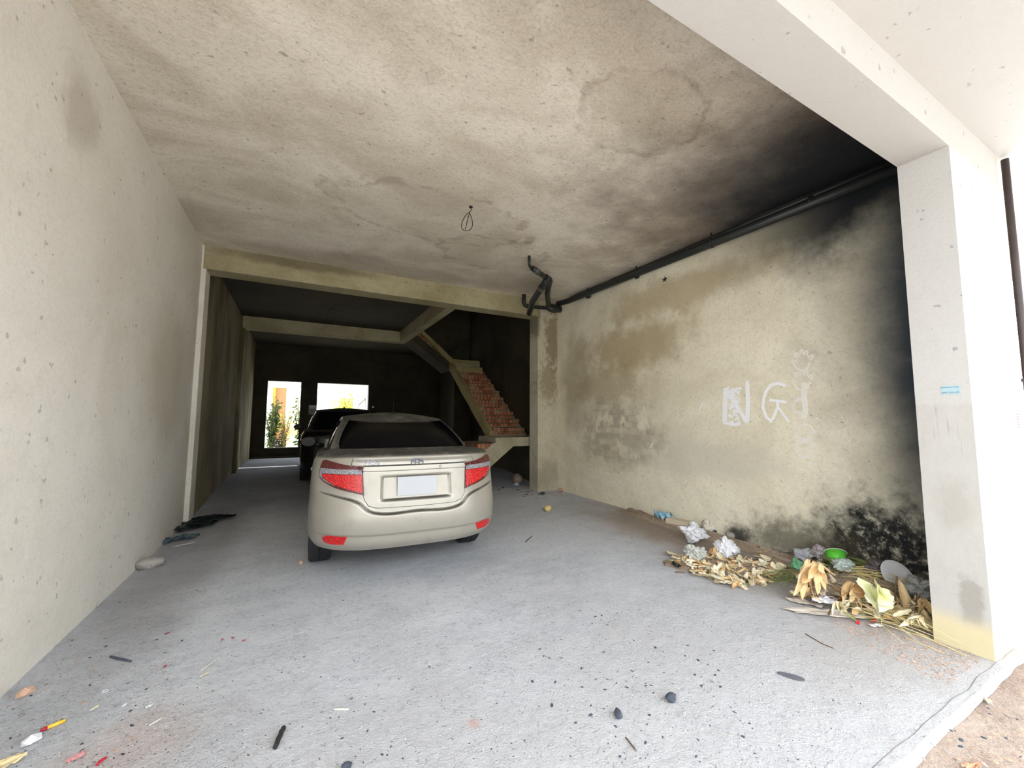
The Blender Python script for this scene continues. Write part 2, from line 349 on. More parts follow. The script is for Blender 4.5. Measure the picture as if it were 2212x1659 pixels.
def prism_yz(bm, pts, x0, x1):
    a = [bm.verts.new((x0, y, z)) for y, z in pts]; b = [bm.verts.new((x1, y, z)) for y, z in pts]
    bm.faces.new(a[::-1]); bm.faces.new(b)
    for i in range(len(a)): bm.faces.new((a[i], a[(i + 1) % len(a)], b[(i + 1) % len(a)], b[i]))
def rough(bm, amt=.006, cuts=3, scale=9):
    bmesh.ops.subdivide_edges(bm, edges=[e for e in bm.edges if e.calc_length() > .12], cuts=cuts, use_grid_fill=True)
    for v in bm.verts: v.co += Vector([mnoise.noise(v.co * scale + Vector((k * 9, 3, 1))) for k in range(3)]) * amt
SX0, SY0, SY1 = 3.64, 6.97, 7.80        # left edge of the long flight, front and back of the first landing
ZL1, ZL2, YL2 = 1.0, 2.93, 10.4
bm = bmesh.new(); prism_xz(bm, [(2.20, .0), (2.62, .0), (3.72, .83), (4.49, .83), (4.49, .90), (3.30, .90), (3.05, .72), (2.20, .04)], SY0, SY1); rough(bm)
spart('lower_flight_slab', bm, M_stairc)
bm = bmesh.new(); box(bm, 3.34, 4.49, SY0 + .005, SY1, .88, ZL1); rough(bm, .014, 4, 14); spart('landing', bm, M_stairc)
for i, (x, z, mt) in enumerate(((2.99, .90, M_brick), (2.79, .72, M_brick), (2.60, .54, M_brick), (2.42, .36, M_brick), (2.26, .18, M_brick))):
    bm = bmesh.new(); box(bm, x, x + (.26 if i else .36), SY0 + .02, SY1, z - .19, z)
    if i: pass
    rough(bm, .008, 2, 14); spart('step', bm, mt)
NR = 11; RH = (ZL2 - ZL1) / NR; TD = (YL2 - SY1) / (NR - 1)
sl = RH / TD
bm = bmesh.new(); prism_yz(bm, [(SY1 - .12, ZL1 - .12), (SY1 + .02, ZL1 - .12), (YL2 + .05, ZL2 - .30), (YL2 + .05, ZL2 - .12), (SY1, ZL1 + .02)], SX0 - .02, XR - .01)
bmesh.ops.subdivide_edges(bm, edges=bm.edges[:], cuts=3, use_grid_fill=True); spart('long_flight_slab', bm, M_stairc)
bm = bmesh.new(); prism_yz(bm, [(SY1 - .02, ZL1 - .02), (SY1 + .05, ZL1 - .10), (YL2 + .06, ZL2 - .26), (YL2 + .06, ZL2 - .02), (SY1 - .02, ZL1 + .10)], SX0 - .06, SX0 + .03)
rough(bm, .016, 6, 9); spart('long_flight_edge', bm, M_stairy)
for i in range(NR - 1):
    bm = bmesh.new(); y = SY1 + TD * i; z = ZL1 + RH * (i + 1); xl = SX0 + .02 + .03 * rnd.random()
    box(bm, xl, XR - .02 - (.03 + .05 * rnd.random()), y, y + TD + .04, z - RH - .02, z); rough(bm, .010, 5, 16); spart('step', bm, M_brick if i < NR - 2 else M_stairy)
bm = bmesh.new(); box(bm, SX0 - .02, XR - .01, YL2 + .05, 11.29, ZL2 - .16, ZL2); rough(bm, .008, 3); spart('upper_landing', bm, M_stairc)
bm = bmesh.new(); box(bm, SX0 + .02, XR - .06, YL2 - .02, YL2 + .08, ZL2 - .07, ZL2 + .035); rough(bm, .014, 6, 14); spart('landing_lip', bm, M_stairy)
# top flight rises to the left up to the beam
bm = bmesh.new(); prism_xz(bm, [(3.75, ZL2 - .14), (2.51, 3.67), (2.51, 3.50), (2.52, 3.42), (3.62, ZL2 - .28)], YL2 + .06, 11.25)
bmesh.ops.subdivide_edges(bm, edges=bm.edges[:], cuts=2, use_grid_fill=True); spart('top_flight_slab', bm, M_back)
bm = bmesh.new(); prism_xz(bm, [(3.70, ZL2 - .17), (3.78, ZL2 - .04), (2.84, 3.66), (2.74, 3.62)], YL2, YL2 + .12); rough(bm, .018, 7, 12); spart('top_flight_edge', bm, M_stairy)
for x, z in ((3.50, 3.16), (3.27, 3.35), (3.04, 3.54), (2.84, 3.70)):
    bm = bmesh.new(); box(bm, x - .24, x + .02, YL2 + .10, 11.25, z - .24, z); rough(bm, .010, 3, 12); spart('step', bm, M_brick)

# ------------------------------------------------------------------ drain pipes under the ceiling
M_pipe = plain('dark_plastic_pipe', (40, 44, 44), .45, .2, 20)
M_pipec = plain('pipe_collar', (84, 84, 74), .5)
drain = empty('drain_pipe', (4.40, 3.6, 3.52), 0, 'dark drain pipe along the top of the right wall with a jointed branch', 'pipe')
def dloc(p, o): return tuple(Vector(p) - o.location)
bm = bmesh.new(); tube(bm, [dloc(p, drain) for p in ((4.40, 1.2, 3.50), (4.40, 3.5, 3.535), (4.38, 6.05, 3.57), (4.30, 6.30, 3.56))], .05, 14); link('pipe', bm, M_pipe, drain)
bm = bmesh.new(); tube(bm, [dloc(p, drain) for p in ((4.45, 1.2, 3.60), (4.45, 3.5, 3.62), (4.44, 6.05, 3.63))], .028, 10); link('thin_pipe', bm, M_pipe, drain)
for y in (2.0, 3.1, 4.35, 5.5):
    bm = bmesh.new(); tube(bm, [dloc((4.40, y, ZC - .002), drain), dloc((4.40, y, 3.54), drain)], .007, 6); tube(bm, [dloc((4.40, y - .012, 3.53), drain), dloc((4.40, y + .012, 3.53), drain)], .058, 14); link('hanger', bm, M_pipe, drain)
trap = drain
def T(name, pts, r, mat=M_pipe, seg=12):
    bm = bmesh.new(); tube(bm, [dloc(p, trap) for p in pts], r, seg); return link(name, bm, mat, trap)
a = at(1132, 556, 2, ZC); 
T('riser', [(2.80, 4.80, ZC), (2.80, 4.80, 3.56), (2.82, 4.82, 3.53), (2.90, 4.86, 3.525)], .021)
T('arm', [(2.88, 4.85, 3.525), (3.28, 5.06, 3.50)], .038)
T('collar', [(2.93, 4.875, 3.523), (3.03, 4.93, 3.517)], .047, M_pipec)
T('elbow', [(3.22, 5.03, 3.503), (3.31, 5.07, 3.498), (3.36, 5.13, 3.495)], .050)
T('sloping_pipe', [(3.33, 5.09, 3.495), (3.62, 5.60, 3.48), (4.05, 6.22, 3.47), (4.33, 6.30, 3.50)], .048)
T('waste_outlet', [(3.28, 5.07, 3.50), (3.34, 5.35, 3.44), (3.42, 5.75, 3.34), (3.50, 6.00, 3.20)], .052)
T('collar', [(3.325, 5.30, 3.45), (3.34, 5.36, 3.435)], .060, M_pipec)
T('cross_pipe', [(3.62, 6.40, ZC), (3.62, 6.40, 3.52), (3.65, 6.40, 3.475), (3.72, 6.40, 3.46), (4.25, 6.36, 3.48)], .036)
T('joint', [(4.05, 6.25, 3.46), (4.20, 6.30, 3.44), (4.36, 6.28, 3.46)], .064)

# loops of wire from the ceiling lamp points
M_wire = plain('black_wire', (30, 26, 24), .5)
def wire_loop(p, s, tilt, lab):
    r = empty('ceiling_wire', p, 0, lab, 'wire'); bm = bmesh.new()
    base = [Vector((0, 0, 0)), Vector((.004, 0, -.03)), Vector((-.012, .004, -.06))]
    loop = [Vector((math.sin(q) * .045 * (1 - .3 * math.cos(q)) - .03 * (1 - math.cos(q)) / 2 - .012, .01 * math.sin(2 * q), -.06 - .085 * (1 - math.cos(q)))) for q in [2 * math.pi * k / 28 for k in range(29)]]
    tube(bm, [v * s for v in base + loop + [Vector((-.045, .01, -.215))]], .0035 * s ** .5, 6)
    link('wire', bm, M_wire, r); bm = bmesh.new(); lathe(bm, [(0, 0), (.022, 0), (.02, -.012), (0, -.012)], 12); link('cable_exit', bm, M_wire, r)
    r.rotation_euler = (0, tilt, 0)
wire_loop((1.561, 3.94, ZC), 1.25, .0, 'loop of dark wire hanging from the ceiling in front of the middle beam')
wire_loop((.57, 8.85, ZC), 1.5, .12, 'loop of dark wire hanging from the shaded ceiling behind the middle beam')
# small broken wall plug high on the right wall
bm = bmesh.new()
for q in range(5):
    an = q * 1.3 + .4; tube(bm, [(-.004, 0, 0), (-.02, math.cos(an) * .05, math.sin(an) * .045)], [.012, .003], 5)
tag(link('wall_anchor', bm, M_wire), 'small splayed black wall anchor high on the right wall below the pipe', 'anchor').location = (4.5, 3.90, 3.34)

# ------------------------------------------------------------------ paint marks on the right wall (thin paint films on the wall)
M_white = plain('white_paint', (246, 247, 250), .8, .05, 30)
M_faint = plain('faint_chalk', (238, 234, 225), .9, .06, 40)
FILM = [0]
def film(name, strokes, mat, parent, w, plane='x', val=4.4965, lab=None, pts_are_px=True, thick=.0006):
    bm = bmesh.new(); FILM[0] += 1; val -= .00012 * FILM[0]
    for st in strokes:
        ww = w
        if isinstance(st, tuple) and isinstance(st[0], (int, float)): ww, st = st[0], st[1]
        P3 = [at(px, py, 0, val) for px, py in st] if pts_are_px else [Vector((val, a, b)) for a, b in st]
        for v_ in P3: v_.x -= .00003 * strokes.index(st if st in strokes else (ww, st))
        # smooth resample
        Q = []
        for i in range(len(P3) - 1):
            for k in range(6): Q.append(P3[i].lerp(P3[i + 1], k / 6))
        Q.append(P3[-1]); L = []; R = []
        for i, p in enumerate(Q):
            t = (Q[min(i + 1, len(Q) - 1)] - Q[max(i - 1, 0)]); nrm = Vector((0, -t.z, t.y)).normalized()
            k = ww * 1.35 * (1 + .18 * mnoise.noise(p * 40)) * (1 if 0 < i < len(Q) - 1 else .6)
            L.append(bm.verts.new(p + nrm * k)); R.append(bm.verts.new(p - nrm * k))
        for i in range(len(Q) - 1): bm.faces.new((L[i], L[i + 1], R[i + 1], R[i]))
    o = link(name, bm, mat, parent)
    if lab: o['label'] = lab
    return o
film('painted_letter', [(.022, [(1567, 838), (1566, 880), (1565, 916)]), (.016, [(1566, 838), (1580, 860), (1600, 890), (1614, 914)]), (.018, [(1614, 912), (1616, 870), (1614, 822)]), (.012, [(1566, 914), (1583, 917), (1600, 916)])], M_white, wall_right, .018, lab='white brushed letter N on the plaster')
film('painted_letter', [(.012, [(1698, 833), (1680, 828), (1665, 832), (1655, 845), (1650, 860), (1648, 880), (1655, 900), (1668, 912)]), (.011, [(1661, 864), (1680, 866), (1699, 869)]), (.011, [(1680, 868), (1680, 880), (1668, 908)]), (.008, [(1682, 880), (1692, 895), (1705, 912)])], M_white, wall_right, .012, lab='white brushed letter G on the plaster')
bm = bmesh.new()
for _ in range(110):
    px, py = 1566 + 34 * rnd.random() ** .8, 836 + 78 * rnd.random()
    if (py - 836) / 78 > .3 + (1600 - px) / 34 and rnd.random() < .6: continue
    p = at(px, py, 0, 4.4990 - _ * 8e-6); r = .010 + .012 * rnd.random()
    vs = [bm.verts.new(p + Vector((0, math.cos(q) * r * (.7 + .6 * rnd.random()), math.sin(q) * r * (.7 + .6 * rnd.random())))) for q in [2 * math.pi * k / 7 for k in range(7)]]
    bm.faces.new(vs)
link('paint_smear', bm, M_white, wall_right)['label'] = 'patchy white paint smeared inside the letter N'
def hand(px, py, s, lab):
    st = []
    fing = ((-24, -3, -.9), (-18, -22, -.45), (-4, -29, -.1), (8, -27, .2), (20, -16, .75))
    for fx, fy, an in fing:
        lp = []
        for k in range(9):
            q = math.pi * k / 8; lx, ly = -4.2 * math.cos(q), -7 * math.sin(q) - 1 + (7 if k in (0, 8) else 0)
            lp.append((px + s * (fx + lx * math.cos(an) - ly * math.sin(an)), py + s * (fy + lx * math.sin(an) + ly * math.cos(an))))
        st.append(lp)
    st.append([(px + s * (-24), py + s * 4), (px + s * (-16), py + s * 16), (px, py + s * 20), (px + s * 12, py + s * 14), (px + s * 19, py - s * 4)])
    film('hand_outline', st, M_faint, wall_right, .0065, lab=lab)
hand(1735, 785, .78, 'chalky outline of an open hand, topmost of the column of hands')
hand(1735, 828, .78, 'chalky outline of an open hand, second from the top')
hand(1728, 880, .6, 'faint chalky outline of a small hand beside the white stem')
hand(1738, 930, -.72, 'chalky outline of an upside down hand')
hand(1740, 974, .74, 'chalky outline of an open hand, lowest of the column of hands')
film('painted_stem', [(.020, [(1738, 826), (1737, 860), (1740, 885), (1736, 905)])], M_faint, wall_right, .02)
bm = bmesh.new()
for _ in range(85):
    y = rnd.uniform(1.85, 2.3); z = rnd.uniform(.85, 1.5) - (2.3 - y) * .2; L = rnd.uniform(.003, .010); an = rnd.uniform(0, 3.14)
    d = Vector((0, math.cos(an), math.sin(an))); n_ = Vector((0, -d.z, d.y)) * .0022; p = Vector((4.4992, y, z))
    bm.faces.new([bm.verts.new(p + d * L + n_), bm.verts.new(p - d * L + n_), bm.verts.new(p - d * L - n_), bm.verts.new(p + d * L - n_)])
link('paint_fleck', bm, M_white, wall_right)['kind'] = 'stuff'
for a_, b_ in (((1411, 956), (1404, 968)), ((1343, 1040), (1340, 1043)), ((1518, 870), (1512, 884))):
    film('chalk_mark', [[a_, b_]], M_white, wall_right, .006)

# stencilled advert on the front column, and the red one round its corner
M_teal = plain('teal_ink', (104, 140, 156), .8, .1, 60); M_tealbg = plain('pale_teal_ink', (158, 182, 190), .8, .06, 60); M_redink = plain('purple_red_ink', (150, 112, 132), .8)
colf = bpy.data.objects['column_front']
st = empty('stencil_advert', (3.6, .945, 1.57), 0, 'small pale teal stencilled advert with rows of tiny characters on the front column inner face', 'stencil')
bm = bmesh.new(); box(bm, -.0012, -.0004, -.045, .04, -.028, .026); link('ink_block', bm, M_tealbg, st)
def text(s, size, mat, parent, name, M, ext=.0006):
    cu = bpy.data.curves.new(name, 'FONT'); cu.body = s; cu.size = size; cu.extrude = ext; cu.align_x = 'CENTER'; cu.align_y = 'CENTER'
    o = bpy.data.objects.new(name, cu); COL.objects.link(o); dg = bpy.context.evaluated_depsgraph_get(); dg.update()
    me = bpy.data.meshes.new_from_object(o.evaluated_get(dg)); bpy.data.objects.remove(o); me.transform(M)
    return linkme(name, me, mat, parent)
MX = Matrix(((0, 0, -1, -.002), (-1, 0, 0, 0), (0, 1, 0, 0), (0, 0, 0, 1)))     # text in the y-z plane facing -x
for s_, zz, sz in (('KHOAN BE TONG', .016, .0095), ('0909 355 618', -.017, .014)):
    text(s_, sz, M_teal, st, 'lettering', Matrix.Translation((0, 0, zz)) @ MX)
st2 = empty('stencil_advert', (4.50, .857, 1.375), 0, 'small faded purple red stencil near the outer edge of the white column front', 'stencil')
bm = bmesh.new()
for k in range(6): box(bm, -.03, .03 - .012 * (k % 2), -.0014, -.0003, .045 - .018 * k, .055 - .018 * k)
link('ink_block', bm, M_redink, st2)
# grey paint drip at the column corner
bm = bmesh.new(); box(bm, 3.604, 3.628, .8545, .8575, .10, .42); tag(link('paint_strip', bm, plain('grey_paint', (176, 182, 188), .7), colf))

# neighbour bay to the right of the front column
M_neigh = concrete('neighbour_plaster', (196, 186, 168), (176, 164, 142), (), bump=.2)
sbox('wall_neighbour_side', (4.66, 4.86, .95, 6.0, -.1, 3.385), M_neigh)
sbox('wall_neighbour_rear', (4.86, 9.0, 5.8, 6.0, -.1, 3.385), M_neigh)
sbox('ceiling_neighbour', (4.6, 9.0, .857, 6.0, 3.385, 3.53), M_neigh)
M_dpipe = plain('rusty_downpipe', (58, 46, 44), .5, .3, 12)
dp = empty('downpipe', (4.70, .83, 0), 0, 'thin rusty dark downpipe against the right edge of the white column', 'pipe')
bm = bmesh.new(); tube(bm, [(-.03, .0, 3.36), (-.03, 0, 2.4), (-.025, 0, 1.2), (-.02, 0, .05)], .022, 10); link('pipe', bm, M_dpipe, dp)
bm = bmesh.new(); box(bm, -.075, .05, -.012, .02, 1.66, 1.685); link('bracket', bm, M_dpipe, dp)
bm = bmesh.new(); lathe(bm, [(.0, 0), (.09, 0), (.11, .03), (.10, .05), (.0, .06)], 20, Matrix.Translation((4.98, .62, 3.325)))
tag(link('ceiling_lamp', bm, M_white), 'round white lamp base under the balcony beside the neighbouring bay', 'lamp')
# ------------------------------------------------------------------ cars
def paint_mat(name, rgb, dust, metallic=.35, rough=.38):
    m = N(name); sep = m.n('ShaderNodeSeparateXYZ'); m.l(m.n('ShaderNodeNewGeometry').outputs['Normal'], sep.inputs[0])
    up = m.mr(sep.outputs[2], .45, .85); nz = m.mr(m.noise(6, 8, .75), .25, .6)
    d = m.ma('MULTIPLY', up, m.ma('ADD', m.ma('MULTIPLY', nz,   .30), .70))
    low = m.ma('MULTIPLY', m.mr(m.noise(9, 6), .5, .75), .12); d = m.ma('MAXIMUM', d, low)
    col = m.mix(d, s2l(rgb), m.mix(m.mr(m.noise(180, 3), .35, .65), s2l(tuple(v * .8 for v in dust)), s2l(dust)))
    m.l(m.mr(d, 0, 1, rough, .95), m.b.inputs['Roughness']); m.l(m.mr(d, 0, 1, metallic, 0), m.b.inputs['Metallic'])
    m.l(m.mr(d, 0, .8, .5, 0), m.b.inputs['Coat Weight']); m.b.inputs['Coat Roughness'].default_value = .12
    m.l(col, m.b.inputs['Base Color']); return m.m
M_champ = paint_mat('champagne_paint', (158, 154, 144), (60, 57, 50))
M_black = paint_mat('black_paint', (14, 16, 20), (40, 42, 40), .2, .15)
M_glass = plain('tinted_car_glass', (6, 7, 10), .06, .0, 10, Specular_IOR_Level=.35)
M_glassd = plain('dusty_car_glass', (5, 6, 12), .12, .1, 30, Specular_IOR_Level=.08)
M_tyre = plain('tyre_rubber', (34, 36, 40), .75, .2, 60); M_rim = plain('alloy_rim', (150, 152, 156), .35, .05, 20, Metallic=.8)
M_dark = plain('black_trim', (16, 17, 18), .5, .1); M_chrome = plain('chrome', (110, 114, 124), .14, .02, 20, Metallic=1.0)
def lens_mat(name, rgb, rough=.08, emi=0):
    m = N(name); v = m.n('ShaderNodeTexVoronoi'); v.inputs['Scale'].default_value = 90; m.l(m.P(), v.inputs['Vector'])
    c = s2l(rgb); col = m.mix(m.mr(v.outputs['Distance'], .1, .6), tuple(min(1, q * 1.25 + .02) for q in c[:3]) + (1,), tuple(q * .55 for q in c[:3]) + (1,))
    m.b.inputs['Coat Weight'].default_value = .3; m.b.inputs['Coat Roughness'].default_value = .05
    m.bump(v.outputs['Distance'], .5, .004); return m.out(col, rough + .2)
M_red = lens_mat('red_lens', (214, 8, 14)); M_dred = lens_mat('dark_red_lens', (90, 2, 8)); M_clear = lens_mat('clear_lens', (150, 150, 158))
M_plate = plain('plate_white', (178, 182, 188), .5, .02)

def sgnpow(v, e): return math.copysign(abs(v) ** e, v)
NE = 3.2
_arc = [(0.0, 0.0)]; _px, _py, _s = 0, 0, 0
for _k in range(1, 401):
    _q = math.pi / 2 * _k / 400; _x = .85 * math.sin(_q) ** (2 / NE); _y = .70 * (1 - abs(math.cos(_q)) ** (2 / NE))
    _s += math.hypot(_x - _px, _y - _py); _px, _py = _x, _y; _arc.append((_s, _q))
def phi_of(s):
    s = abs(s); lo, hi = 0, 400
    while hi - lo > 1:
        mid = (lo + hi) // 2
        if _arc[mid][0] < s: lo = mid
        else: hi = mid
    a, b = _arc[lo], _arc[hi]; t = max(0, min(1, (s - a[0]) / (b[0] - a[0]))); return lerp(a[1], b[1], t)

ZT = [(0, .602), (.33, .604), (.40, .632), (.46, .685), (.62, .738), (.9, .79)]
class Car:
    def __init__(c, name, loc, yaw, paint, label, P):
        c.__dict__.update(P); c.paint = paint
        c.root = empty(name, loc, yaw, label, 'car')
    # lower body ------------------------------------------------
    def zs(c, y): return interp(c.shoulder, y, 1)
    def zb(c, y): return interp(c.sill, y, 1)
    def loop(c, w, R, a, n, F, af, nf, p):       # p: -.5..0.5, 0 = rear centre, +-.5 = front centre
        s = -1 if p < 0 else 1; p = abs(p)
        if p <= .2:
            q = math.pi / 2 * p / .2; return s * w * math.sin(q) ** (2 / n), R + a * (1 - abs(math.cos(q)) ** (2 / n))
        if p <= .3: return s * w, lerp(R + a, F - af, (p - .2) / .1)
        q = math.pi / 2 * max(0, .5 - p) / .2; return s * w * math.sin(q) ** (2 / nf), F - af * (1 - abs(math.cos(q)) ** (2 / nf))
    def dy(c, x, z, w):
        k = sst(.97, .86, abs(x) / w); ax = abs(x); zt = interp(ZT, ax, 1)
        d = c.step * sst(zt - .016, zt + .010, z)
        if c.detail:
            m = sst(.305, .27, ax) * sst(.680, .703, z) * sst(.895, .872, z); d += .026 * m
            d -= .014 * sst(.475, .445, ax) * sst(.928, .936, z) * sst(.978, .968, z)
            d -= .022 * sst(.68, .45, ax) * sst(1.0, 1.045, z)
            d += .016 * sst(.436, .418, z - .012 * sst(.3, .8, ax)) 
        return d * k
    def low(c, p, z):                              # z: height as seen at the rear
        w, R, a, F = (interp(c.table, z, k) for k in (1, 2, 3, 4))
        x, y = c.loop(w, R, a, NE, F, .8, 2.6, p)
        zr0, zr1 = c.zb(0), c.zs(0); t = (z - zr0) / (zr1 - zr0)
        zz = lerp(c.zb(y), c.zs(y), t)
        if y < R + a and abs(p) < .2: y += c.dy(x, z, w)
        return Vector((x, y, zz))
    def rear(c, s, z): return c.low(math.copysign(phi_of(s) / (math.pi / 2) * .2, s), z)
    # upper body ------------------------------------------------
    def ring(c, k, p):
        w, R, a, n, F, af, nf = c.rings[k]; x, y = c.loop(w, R, a, n, F, af, nf, p); z = interp(c.ringz[k], y, 1); return Vector((x, y, z))
    def up(c, p, v):
        if v <= 1:
            A = c.low(p, c.zs(0)); B = c.ring(0, p); t = v; q = A.lerp(B, t); q.z += c.deckbulge * math.sin(math.pi * min(1, t * 1.15) ** .7 * .98) if t > 0 else 0; return q
        if v <= 2:
            A = c.ring(0, p); B = c.ring(1, p); t = v - 1; q = A.lerp(B, t); b = .022 * math.sin(math.pi * t); r = Vector((q.x, (q.y - 2.0) * .35, 0))
            if r.length > 0: q += r.normalized() * b
            return q
        A = c.ring(1, p); t = v - 2; yc = max(c.spine[0], min(c.spine[1], A.y)); B = Vector((0, yc, c.roofz(yc)))
        s = math.sin(t * math.pi / 2); q = A.lerp(B, t); q.z = lerp(A.z, B.z, s); return q
    def roofz(c, y): return interp(c.roof, y, 1)
    def build(c):
        ps = []; 
        for k in range(74): ps.append(.2 * (phi_of(_arc[-1][0] * k / 74) / (math.pi / 2)))
        for k in range(46): ps.append(.2 + .1 * k / 46)
        for k in range(27): ps.append(.3 + .2 * k / 27)
        ps.append(.5)
        P = [-p for p in ps[:0:-1]][0:] + ps[:-1]; P = [-p for p in reversed(ps[1:])] + ps[:-1] if True else P
        zr0, zr1 = c.zb(0), c.zs(0); LV = 96
        bm = bmesh.new(); rows = []
        for i in range(LV + 1):
            z = lerp(zr0, zr1, i / LV); rows.append([bm.verts.new(c.low(p, z)) for p in P])
        nlow = len(rows)
        for v in [k / 14 for k in range(1, 15)] + [1 + k / 14 for k in range(1, 15)] + [2 + k / 12 for k in range(1, 12)]:
            rows.append([bm.verts.new(c.up(p, v)) for p in P])
        bump_f = []
        for i, (A, B) in enumerate(zip(rows, rows[1:])):
            for k in range(len(P)):
                j = (k + 1) % len(P)
                try: f = bm.faces.new((A[k], A[j], B[j], B[k]))
                except ValueError: continue
                f.smooth = True
                pc = (P[k] + P[j]) / 2 if j else .5; pc = abs(pc)
                if i < LV and pc < .2:
                    z = lerp(zr0, zr1, (i + .5) / LV); ax = abs(f.calc_center_median().x); y = f.calc_center_median().y
                    if z < interp(ZT, ax, 1) and y < .52: bump_f.append(f)
        top = rows[-1]; cv = {}
        bmesh.ops.contextual_create(bm, geom=top)
        # wheel arches: cut the round openings out of the sides and pull their rims onto the circle
        for yc in (c.yr, c.yf):
            kill = [v for v in bm.verts if abs(v.co.x) > .55 and math.hypot(v.co.y - yc, v.co.z - c.wr) < c.ar]
            bmesh.ops.delete(bm, geom=kill, context='VERTS')
            for v in bm.verts:
                if v.is_boundary and abs(v.co.x) > .5:
                    d = math.hypot(v.co.y - yc, v.co.z - c.wr)
                    if d < c.ar + .06:
                        k = c.ar / d; v.co.y = yc + (v.co.y - yc) * k; v.co.z = c.wr + (v.co.z - c.wr) * k
        bump_f = [f for f in bump_f if f.is_valid]
        bm2 = bm.copy(); idx = {f.index for f in bump_f} if False else None
        bm.faces.index_update(); ids = set(f.index for f in bump_f)
        bm2 = bm.copy(); bm2.faces.ensure_lookup_table()
        bmesh.ops.delete(bm, geom=bump_f, context='FACES')
        bmesh.ops.delete(bm2, geom=[f for f in bm2.faces if f.index not in ids], context='FACES')
        link('body', bm, c.paint, c.root); 
        link('rear_bumper', bm2, c.paint, c.root)
        # dark underside and wheel housings
        bm = bmesh.new(); box(bm, -.66, .66, 1.25, 4.0, .21, .34)
        for yc in (c.yr, c.yf):
            for s in (-1, 1):
                pr = [[bm.verts.new((s * x, yc + (c.ar + .005) * math.cos(q), c.wr + (c.ar + .005) * math.sin(q))) for q in [math.pi * (k / 20) for k in range(21)]] for x in (.55, c.table[2][1] - .02)]
                for k in range(20): bm.faces.new((pr[0][k], pr[0][k + 1], pr[1][k + 1], pr[1][k]))
                bm.faces.new(pr[0])
        link('underbody', bm, M_dark, c.root)
        for yc in (c.yr, c.yf):
            for s in (-1, 1):
                bm = bmesh.new(); M = Matrix.Translation((s * c.tx, yc, c.wr)) @ Matrix.Rotation(s * math.pi / 2, 4, 'Y'); r = c.wr + .001; hw = .096
                lathe(bm, [(r * .62, -hw + .01), (r * .70, -hw - .004), (r * .93, -hw), (r, -hw + .022), (r - .006, -.05), (r - .006, -.045), (r, -.044), (r, -.004), (r - .007, -.003), (r - .007, .003), (r, .004), (r, .044), (r - .006, .045), (r - .006, .05), (r, hw - .022), (r * .93, hw), (r * .70, hw + .004), (r * .62, hw - .01)], 48, M)
                w = link('wheel_tyre', bm, M_tyre, c.root); w.name = 'tyre'
                bm = bmesh.new(); rg = lathe(bm, [(r * .63, hw - .005), (r * .60, hw - .02), (r * .56, hw - .05), (r * .56, -hw + .02)], 40, M)
                for k in range(5):
                    q = 2 * math.pi * k / 5 + .3; a = Vector((math.cos(q), math.sin(q), 0)); b = Vector((-a.y, a.x, 0))
                    pts = [a * .02 + b * .03, a * r * .58 + b * .022, a * r * .58 - b * .022, a * .02 - b * .03]
                    f1 = [bm.verts.new(M @ (p + Vector((0, 0, hw - .02)))) for p in pts]; f2 = [bm.verts.new(M @ (p + Vector((0, 0, hw - .05)))) for p in pts]
                    bm.faces.new(f1); bm.faces.new(f2[::-1])
                    for j in range(4): bm.faces.new((f1[j], f2[j], f2[(j + 1) % 4], f1[(j + 1) % 4]))
                lathe(bm, [(.0, hw - .012), (.05, hw - .014), (.055, hw - .04), (.055, -hw * .5), (0, -hw * .5)], 20, M)
                link('rim', bm, M_rim, w)
    def patch(c, name, poly, fmap, mat, off=.004, thick=.006, step=.03, parent=None, sub=None, smooth=True):
        bm = bmesh.new(); vs = [bm.verts.new((a, b, 0)) for a, b in poly]; bm.faces.new(vs)
        sa, sb = step if isinstance(step, tuple) else (step, step)
        for ax, st in ((0, sa), (1, sb)):
            lo = min(q[ax] for q in poly); hi = max(q[ax] for q in poly); k = math.floor(lo / st) + 1
            while k * st < hi:
                co = [0, 0, 0]; co[ax] = k * st; no = [0, 0, 0]; no[ax] = 1
                bmesh.ops.bisect_plane(bm, geom=bm.verts[:] + bm.edges[:] + bm.faces[:], plane_co=co, plane_no=no); k += 1
        old = set(bm.verts); e = bmesh.ops.extrude_face_region(bm, geom=bm.faces[:]); new = {v for v in e['geom'] if isinstance(v, bmesh.types.BMVert)}
        h = 1e-3
        for v in bm.verts:
            a, b = v.co.x, v.co.y; p = fmap(a, b); da = fmap(a + h, b) - fmap(a - h, b); db = fmap(a, b + h) - fmap(a, b - h); n = da.cross(db)
            if n.length < 1e-12: n = Vector((0, -1, 0))
            n.normalize(); ctr = Vector((0, 2.2, .75))
            if n.dot(p - ctr) < 0: n = -n
            v.co = p + n * (off if v in new else off - thick)
        o = link(name, bm, mat, parent or c.root)
        if smooth:
            o.data.polygons.foreach_set('use_smooth', [True] * len(o.data.polygons))
            try: o.data.set_sharp_from_angle(angle=math.radians(40))
            except Exception: pass
        return o
def mirror(poly): return [(-a, b) for a, b in poly][::-1]

